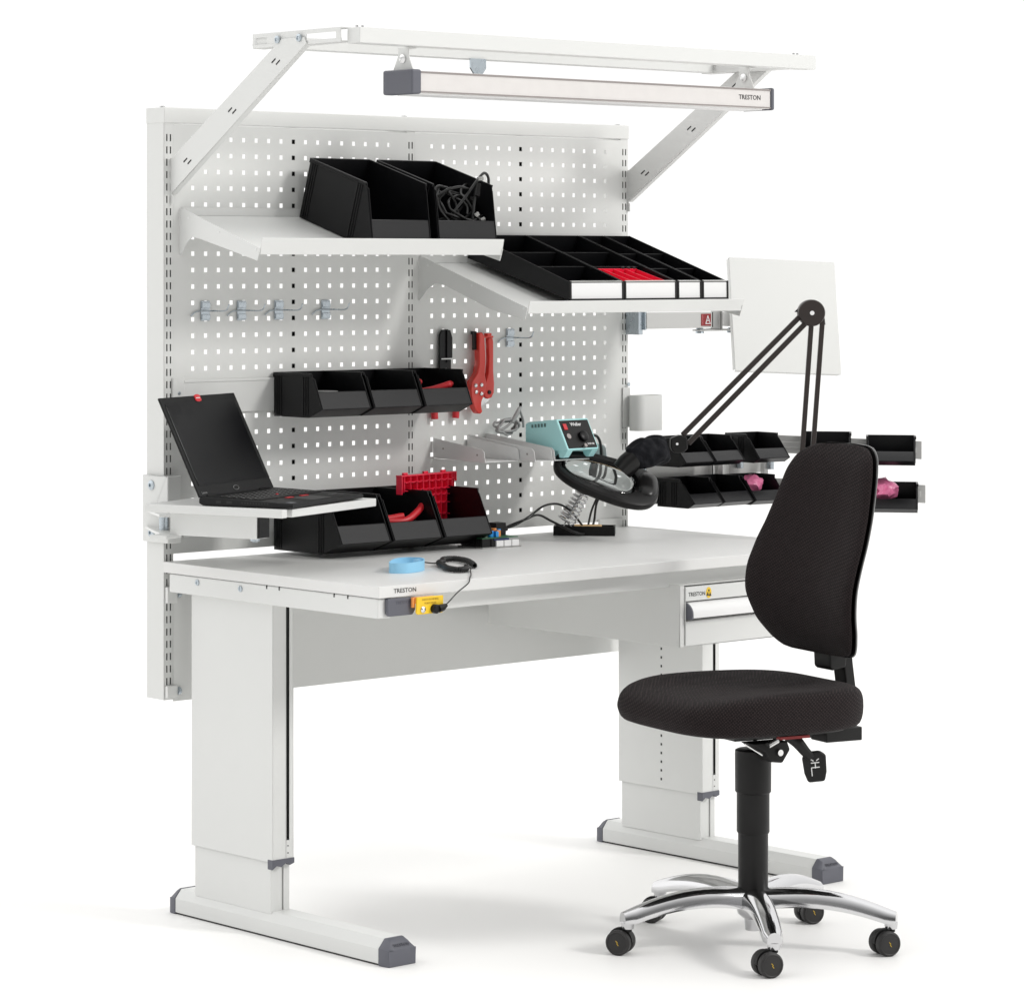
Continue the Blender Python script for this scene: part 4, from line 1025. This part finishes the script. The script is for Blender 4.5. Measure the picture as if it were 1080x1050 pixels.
# ------------------------------------------------------------------ chair
CH = V((706, -1092, 0)); yaw = R(180-15+180)  # local -x is the facing direction
t = thing('work_chair', 'dark swivel work chair on a polished five-star base with castors', 'chair', CH, R(-14))
def superpt(a_, b_, q, e): c_, s_ = math.cos(q), math.sin(q); return a_*math.copysign(abs(c_)**(2/e), c_), b_*math.copysign(abs(s_)**(2/e), s_)
# seat: lofted cushion, local x from -270 (front) to 200 (back)
rows = []; N = 64
lay = [(.80, 489), (.93, 490), (.975, 497), (1.0, 518), (1.0, 540), (.985, 556), (.95, 567), (.88, 573), (.75, 573), (.55, 569), (.3, 566), (.1, 565)]
for f_, z_ in lay:
    row = []
    for k in range(N):
        x_, y_ = superpt(240*f_, 231*f_, 2*math.pi*k/N, 3.5)
        x_ -= 32
        y_ *= 1 - .08*max(0, (x_+32)/238)
        zz_ = z_
        if z_ > 530:
            u2 = (x_+32)/238
            zz_ += 9*abs(y_/228)**2.2 - 26*max(0, -u2)**2.2 + 6*max(0, u2)**3
        row.append((x_, y_, zz_))
    rows.append(row)
mb = MB(); mb.grid(rows); mb.build('seat', FABRIC, t, smooth=True, sub=1)
rows = [[(superpt(205*f_, 195*f_, 2*math.pi*k/48, 3.0)[0]-28, superpt(205*f_, 195*f_, 2*math.pi*k/48, 3.0)[1], z_) for k in range(48)] for f_, z_ in ((.9, 482), (1, 486), (1.02, 495), (.9, 500))]
mb = MB(); mb.grid(rows); mb.build('seat_shell', BLACKM, t, smooth='auto')
mb = MB()
for k in range(40):
    x_, y_ = superpt(205, 195, 2*math.pi*k/40, 3.0); mb.box(x_-36, x_-28, y_-4, y_+4, 477, 484)
# backrest
def bw(s):    # half width by height fraction
    pts_ = [(0, 118), (.05, 152), (.15, 184), (.28, 203), (.40, 206), (.52, 200), (.64, 187), (.76, 174), (.86, 163), (.94, 144), (.98, 116), (1.0, 92)]
    for (a, b), (c, d) in zip(pts_, pts_[1:]):
        if s <= c: f_ = (s-a)/(c-a); f_ = f_*f_*(3-2*f_)*.3 + f_*.7; return b + (d-b)*f_
    return 92
def bx_(s): return 196 - 34*math.exp(-((s-.30)/.26)**2) + 52*s*s    # front surface offset
HB0, HB1 = 628, 1096
def back_rows(front, inset, tf, tb, zi):
    rows = []
    M_ = 34
    for i in range(M_+1):
        s = i/M_; z_ = HB0+zi + (HB1-HB0-2*zi)*s
        w = bw(s) - inset; x0_ = bx_(s)
        edge = min(1, math.sin(min(1, min(s, 1-s)*7+.12)*math.pi/2)) 
        row = []
        for k in range(40):
            q = 2*math.pi*k/40; c_, s_ = math.cos(q), math.sin(q)
            yy = w*math.copysign(abs(s_)**(2/2.6), s_); th_ = math.copysign(abs(c_)**(2/2.2), c_)
            wrap = -52*(yy/206)**2
            x = x0_ + wrap + (tb*th_ if th_ > 0 else tf*th_*edge)
            row.append((x, yy, z_))
        rows.append(row)
    return rows
mb = MB(); mb.grid(back_rows(True, 3, 34, 6, 2)); mb.build('backrest', FABRIC, t, smooth=True, sub=1)
rows = back_rows(False, -1, 2, 20, 0)
mb = MB(); mb.grid([[(p[0]+9, p[1], p[2]) for p in r] for r in rows]); mb.build('back_shell', SHELL, t, smooth=True, sub=1)
# back support bar
mb = MB(); mb.prism([(204, 655), (158+30, 655), (180, 640), (182, 600), (190, 594), (226, 600), (232, 655)], 'y', -32, 30); mb.build('back_clamp', BLACKM, t, bevel=5, seg=3)
mb = MB(); mb.prism([(214, 690), (246, 690), (252, 610), (262, 540), (262, 460), (252, 440), (40, 455), (40, 484), (226, 480), (236, 540), (226, 610)], 'y', -22, 22); mb.build('back_bar', BLACKM, t, bevel=4, seg=3)
# mechanism
mb = MB(); mb.box(-95, 120, -70, 70, 461, 484); mb.box(-60, 60, -48, 48, 457, 462); mb.box(110, 205, -120, -60, 452, 482); mb.box(110, 205, 60, 120, 452, 482); mb.build('mechanism', BLACKM, t, bevel=4)
mb = MB(); mb.prism([(-70, 458), (30, 458), (38, 438), (18, 410), (-14, 414), (-28, 436)], 'y', -88, -50); mb.build('tilt_lever_box', BLACKM, t, bevel=4)
mb = MB(); mb.lathe([(7, 0), (7, 5)], M=frame((8, -89, 434), (1, 0, 0), (0, 0, 1), (0, -1, 0)), n=14); mb.lathe([(11, 0), (11, 7), (5, 9)], M=frame((236, -23, 458), (1, 0, 0), (0, 0, 1), (0, -1, 0)), n=18); mb.cyl((-24, -92, 452), (0, -92, 462), 7, 10); mb.tube([(-80, -84, 458), (-40, -94, 432)], 2, 6); mb.build('bolt', STEEL, t, smooth='auto')
mb = MB(); mb.box(-70, 5, -206, -190, 482, 488); mb.build('red_mark', mat('dark red strap', (.2, .01, .01), .6), t)
# lever with paddle
lv = [V((-20, -165, 484)), V((-8, -178, 470)), V((6, -184, 452)), V((20, -188, 436))]
mb = MB(); mb.tube(lv, [15, 8, 8, 10], 12, sub=4); mb.build('lever', BLACKM, t, smooth='auto')
Mq = frame((30, -190, 412), (.90, -.42, .10), (.10, .30, -.95) if False else (.42, .90, 0), (-.10, .04, 1))
mb = MB(Mq); mb.prism([(-26, 26), (-14, 38), (14, 38), (26, 28), (24, -8), (18, -28), (-18, -28), (-24, -8)], 'y', -7, 7); pd = mb.build('paddle', BLACKM, t, bevel=5, seg=3)
xq = Mq.to_3x3() @ V((1, 0, 0)); zq = Mq.to_3x3() @ V((0, 0, 1))
mb = MB(Mq)
for a_, b_ in (((-9, 14), (9, 14)), ((0, 14), (0, 2)), ((-9, 4), (9, 4)), ((-9, 4), (-9, -14)), ((-9, 22), (-3, 18)), ((9, 22), (3, 18))):
    mb.tube([(a_[0], -7.2, a_[1]), (b_[0], -7.2, b_[1])], 1.1, 5)
mb.build('paddle_mark', INKW, pd)
# gas spring
mb = MB(); mb.cyl((0, 0, 424), (0, 0, 470), 14, 24); mb.build('piston', CHROME, t, smooth='auto')
mb = MB(); mb.lathe([(34, 431), (39.5, 428), (40, 420), (39.5, 338), (36, 334)], n=36); mb.lathe([(36, 336), (36, 250), (33.5, 246)], n=36); mb.lathe([(33, 248), (32.5, 128), (30, 120), (30, 108)], n=36); mb.build('column_cover', BLACKM, t, smooth='auto')
mb = MB(); mb.lathe([(31, 122), (38, 116), (40, 96), (34, 70), (22, 60)], n=36); mb.cyl((0, 0, 34), (0, 0, 66), 17, 24, 20); mb.build('hub', CHROME, t, smooth='auto')
base_angles = [159 + 72*k for k in range(5)]
adj = 14
for k, ang in enumerate(base_angles):
    a = R(ang + adj - 1)
    dx, dy = V((math.cos(a), math.sin(a), 0)), V((-math.sin(a), math.cos(a), 0))
    rows = []
    for i in range(13):
        s = i/12; rad = 26 + (312-26)*s
        zc = 112 + 10*math.sin(s*math.pi*.9)*1.0 - 40*s*s
        zt_ = 132 + 4*s - 42*s*s + 9*math.sin(s*math.pi)
        hw = 31 - 11*s + (2 if s > .95 else 0); hh = 50 - 16*s
        if s == 1: hw *= .7; hh *= .8
        row = []
        for (u_, v_) in ((-1, -.9), (-1, -.1), (-.86, .35), (-.5, .75), (0, .9), (.5, .75), (.86, .35), (1, -.1), (1, -.9), (.55, -.9), (.5, -.2 if .1 < s < .88 else -.88), (-.5, -.2 if .1 < s < .88 else -.88), (-.55, -.9)):
            p = dx*rad + dy*u_*hw + zz*(zt_ - hh*.5 + v_*hh*.5)
            row.append(p)
        rows.append(row)
    mb = MB(); mb.grid(rows); arm = mb.build('base_arm', CHROME, t, smooth='auto', bevel=0)
    mb = MB(); e_ = dx*300; mb.cyl(e_ + zz*56, e_ + zz*70, 13, 18, 15); mb.build('arm_end', CHROME, arm, smooth='auto')
    # castor, swivelled
    sw = R(14) + R((115, 160, 160, 160, 115)[k])
    fx, fy = V((math.cos(sw), math.sin(sw), 0)), V((-math.sin(sw), math.cos(sw), 0))
    c_ = e_ + zz*27 + fx*16
    Mc = frame(c_, fx, fy, zz)
    mb = MB(Mc)
    for s_ in (-1, 1):
        mb.lathe([(10, 0), (24, 0), (27, 2.5), (27.5, 9), (27, 15.5), (23, 19), (21, 17.5), (6, 18.5)], M=frame((0, s_*6, 0), (1, 0, 0), (0, 0, -s_), (0, s_, 0)), n=32)
    wh = mb.build('castor', RUB, t, smooth='auto')
    mb = MB(Mc); hood = [(-28*math.cos(R(q)), 30*math.sin(R(q))) for q in range(0, 181, 15)]
    mb.prism([(x_, z_+1) for x_, z_ in hood] + [(22, -3), (-22, -3)], 'y', -5.5, 5.5); mb.cyl((-16, 0, 22), (-16, 0, 36), 9, 16); mb.build('hood', BLACKM, wh, bevel=1)
    mb = MB(Mc)
    for s_ in (-1, 1):
        yy = s_*24.7; q_ = [(-3, 0, -5), (1, 0, 0), (-1.5, 0, .7), (3, 0, 5)]
        mb.tube([(x_, yy, z_) for x_, _, z_ in q_], .6, 5)
    mb.build('castor_mark', YEL, wh)

# ------------------------------------------------------------------ camera, light, world
cam = bpy.data.cameras.new('camera'); co = bpy.data.objects.new('camera', cam); sc.collection.objects.link(co)
co.location = (-4.54523, -5.77762, 1.49742); co.rotation_euler = (R(90), 0, -.7005)
cam.sensor_width = 36; cam.lens = 3346.96/1080*36; cam.shift_x = (540-316.64)/1080; cam.shift_y = -(525-276.77)/1080; cam.clip_start = .05; cam.clip_end = 1000
sc.camera = co

def area(name, loc, target, sx, sy, power, col=(1, 1, 1)):
    l = bpy.data.lights.new(name, 'AREA'); l.shape = 'RECTANGLE'; l.size = sx; l.size_y = sy; l.energy = power; l.color = col
    o = bpy.data.objects.new(name, l); sc.collection.objects.link(o); o.location = loc
    o.rotation_euler = (V(target) - V(loc)).to_track_quat('-Z', 'Y').to_euler(); return o
area('key_softbox', (5.0, -10.5, 8.2), (.7, 0, 1.0), 2.4, 2.4, 700, (1, .985, .96))

w = bpy.data.worlds.new('World'); sc.world = w; w.use_nodes = True; nt = w.node_tree; bg = nt.nodes['Background']
tc = nt.nodes.new('ShaderNodeTexCoord'); sx_ = nt.nodes.new('ShaderNodeSeparateXYZ'); nt.links.new(tc.outputs['Generated'], sx_.inputs[0])
def mth(op, a, b=None, clamp=False):
    n = nt.nodes.new('ShaderNodeMath'); n.operation = op; n.use_clamp = clamp
    for i, q in enumerate((a, b)):
        if q is None: continue
        if isinstance(q, (int, float)): n.inputs[i].default_value = q
        else: nt.links.new(q, n.inputs[i])
    return n.outputs[0]
# studio: bright cyclorama behind, bright ceiling bounce, dimmer room behind the camera
front = mth('ADD', mth('MULTIPLY', sx_.outputs[0], -math.sin(.7005)), mth('MULTIPLY', sx_.outputs[1], -math.cos(.7005)))
front = mth('MULTIPLY', mth('MAXIMUM', front, 0.0), -1.0)
topb = mth('MULTIPLY', mth('MAXIMUM', sx_.outputs[2], 0.0), .45)
left = mth('ADD', mth('MULTIPLY', sx_.outputs[0], -math.cos(.7005)), mth('MULTIPLY', sx_.outputs[1], math.sin(.7005)))
left = mth('MULTIPLY', mth('MAXIMUM', left, 0.0), .5)
stg = mth('MAXIMUM', mth('ADD', mth('ADD', mth('ADD', front, left), topb), 1.03), .12)
nt.links.new(stg, bg.inputs['Strength']); bg.inputs['Color'].default_value = (1, .998, .99, 1)

sc.render.engine = 'CYCLES'
sc.view_settings.view_transform = 'Standard'; sc.view_settings.look = 'None'; sc.view_settings.gamma = 1; sc.view_settings.exposure = 0
sc.cycles.max_bounces = 8; sc.cycles.transmission_bounces = 8; sc.cycles.diffuse_bounces = 4; sc.cycles.caustics_refractive = True
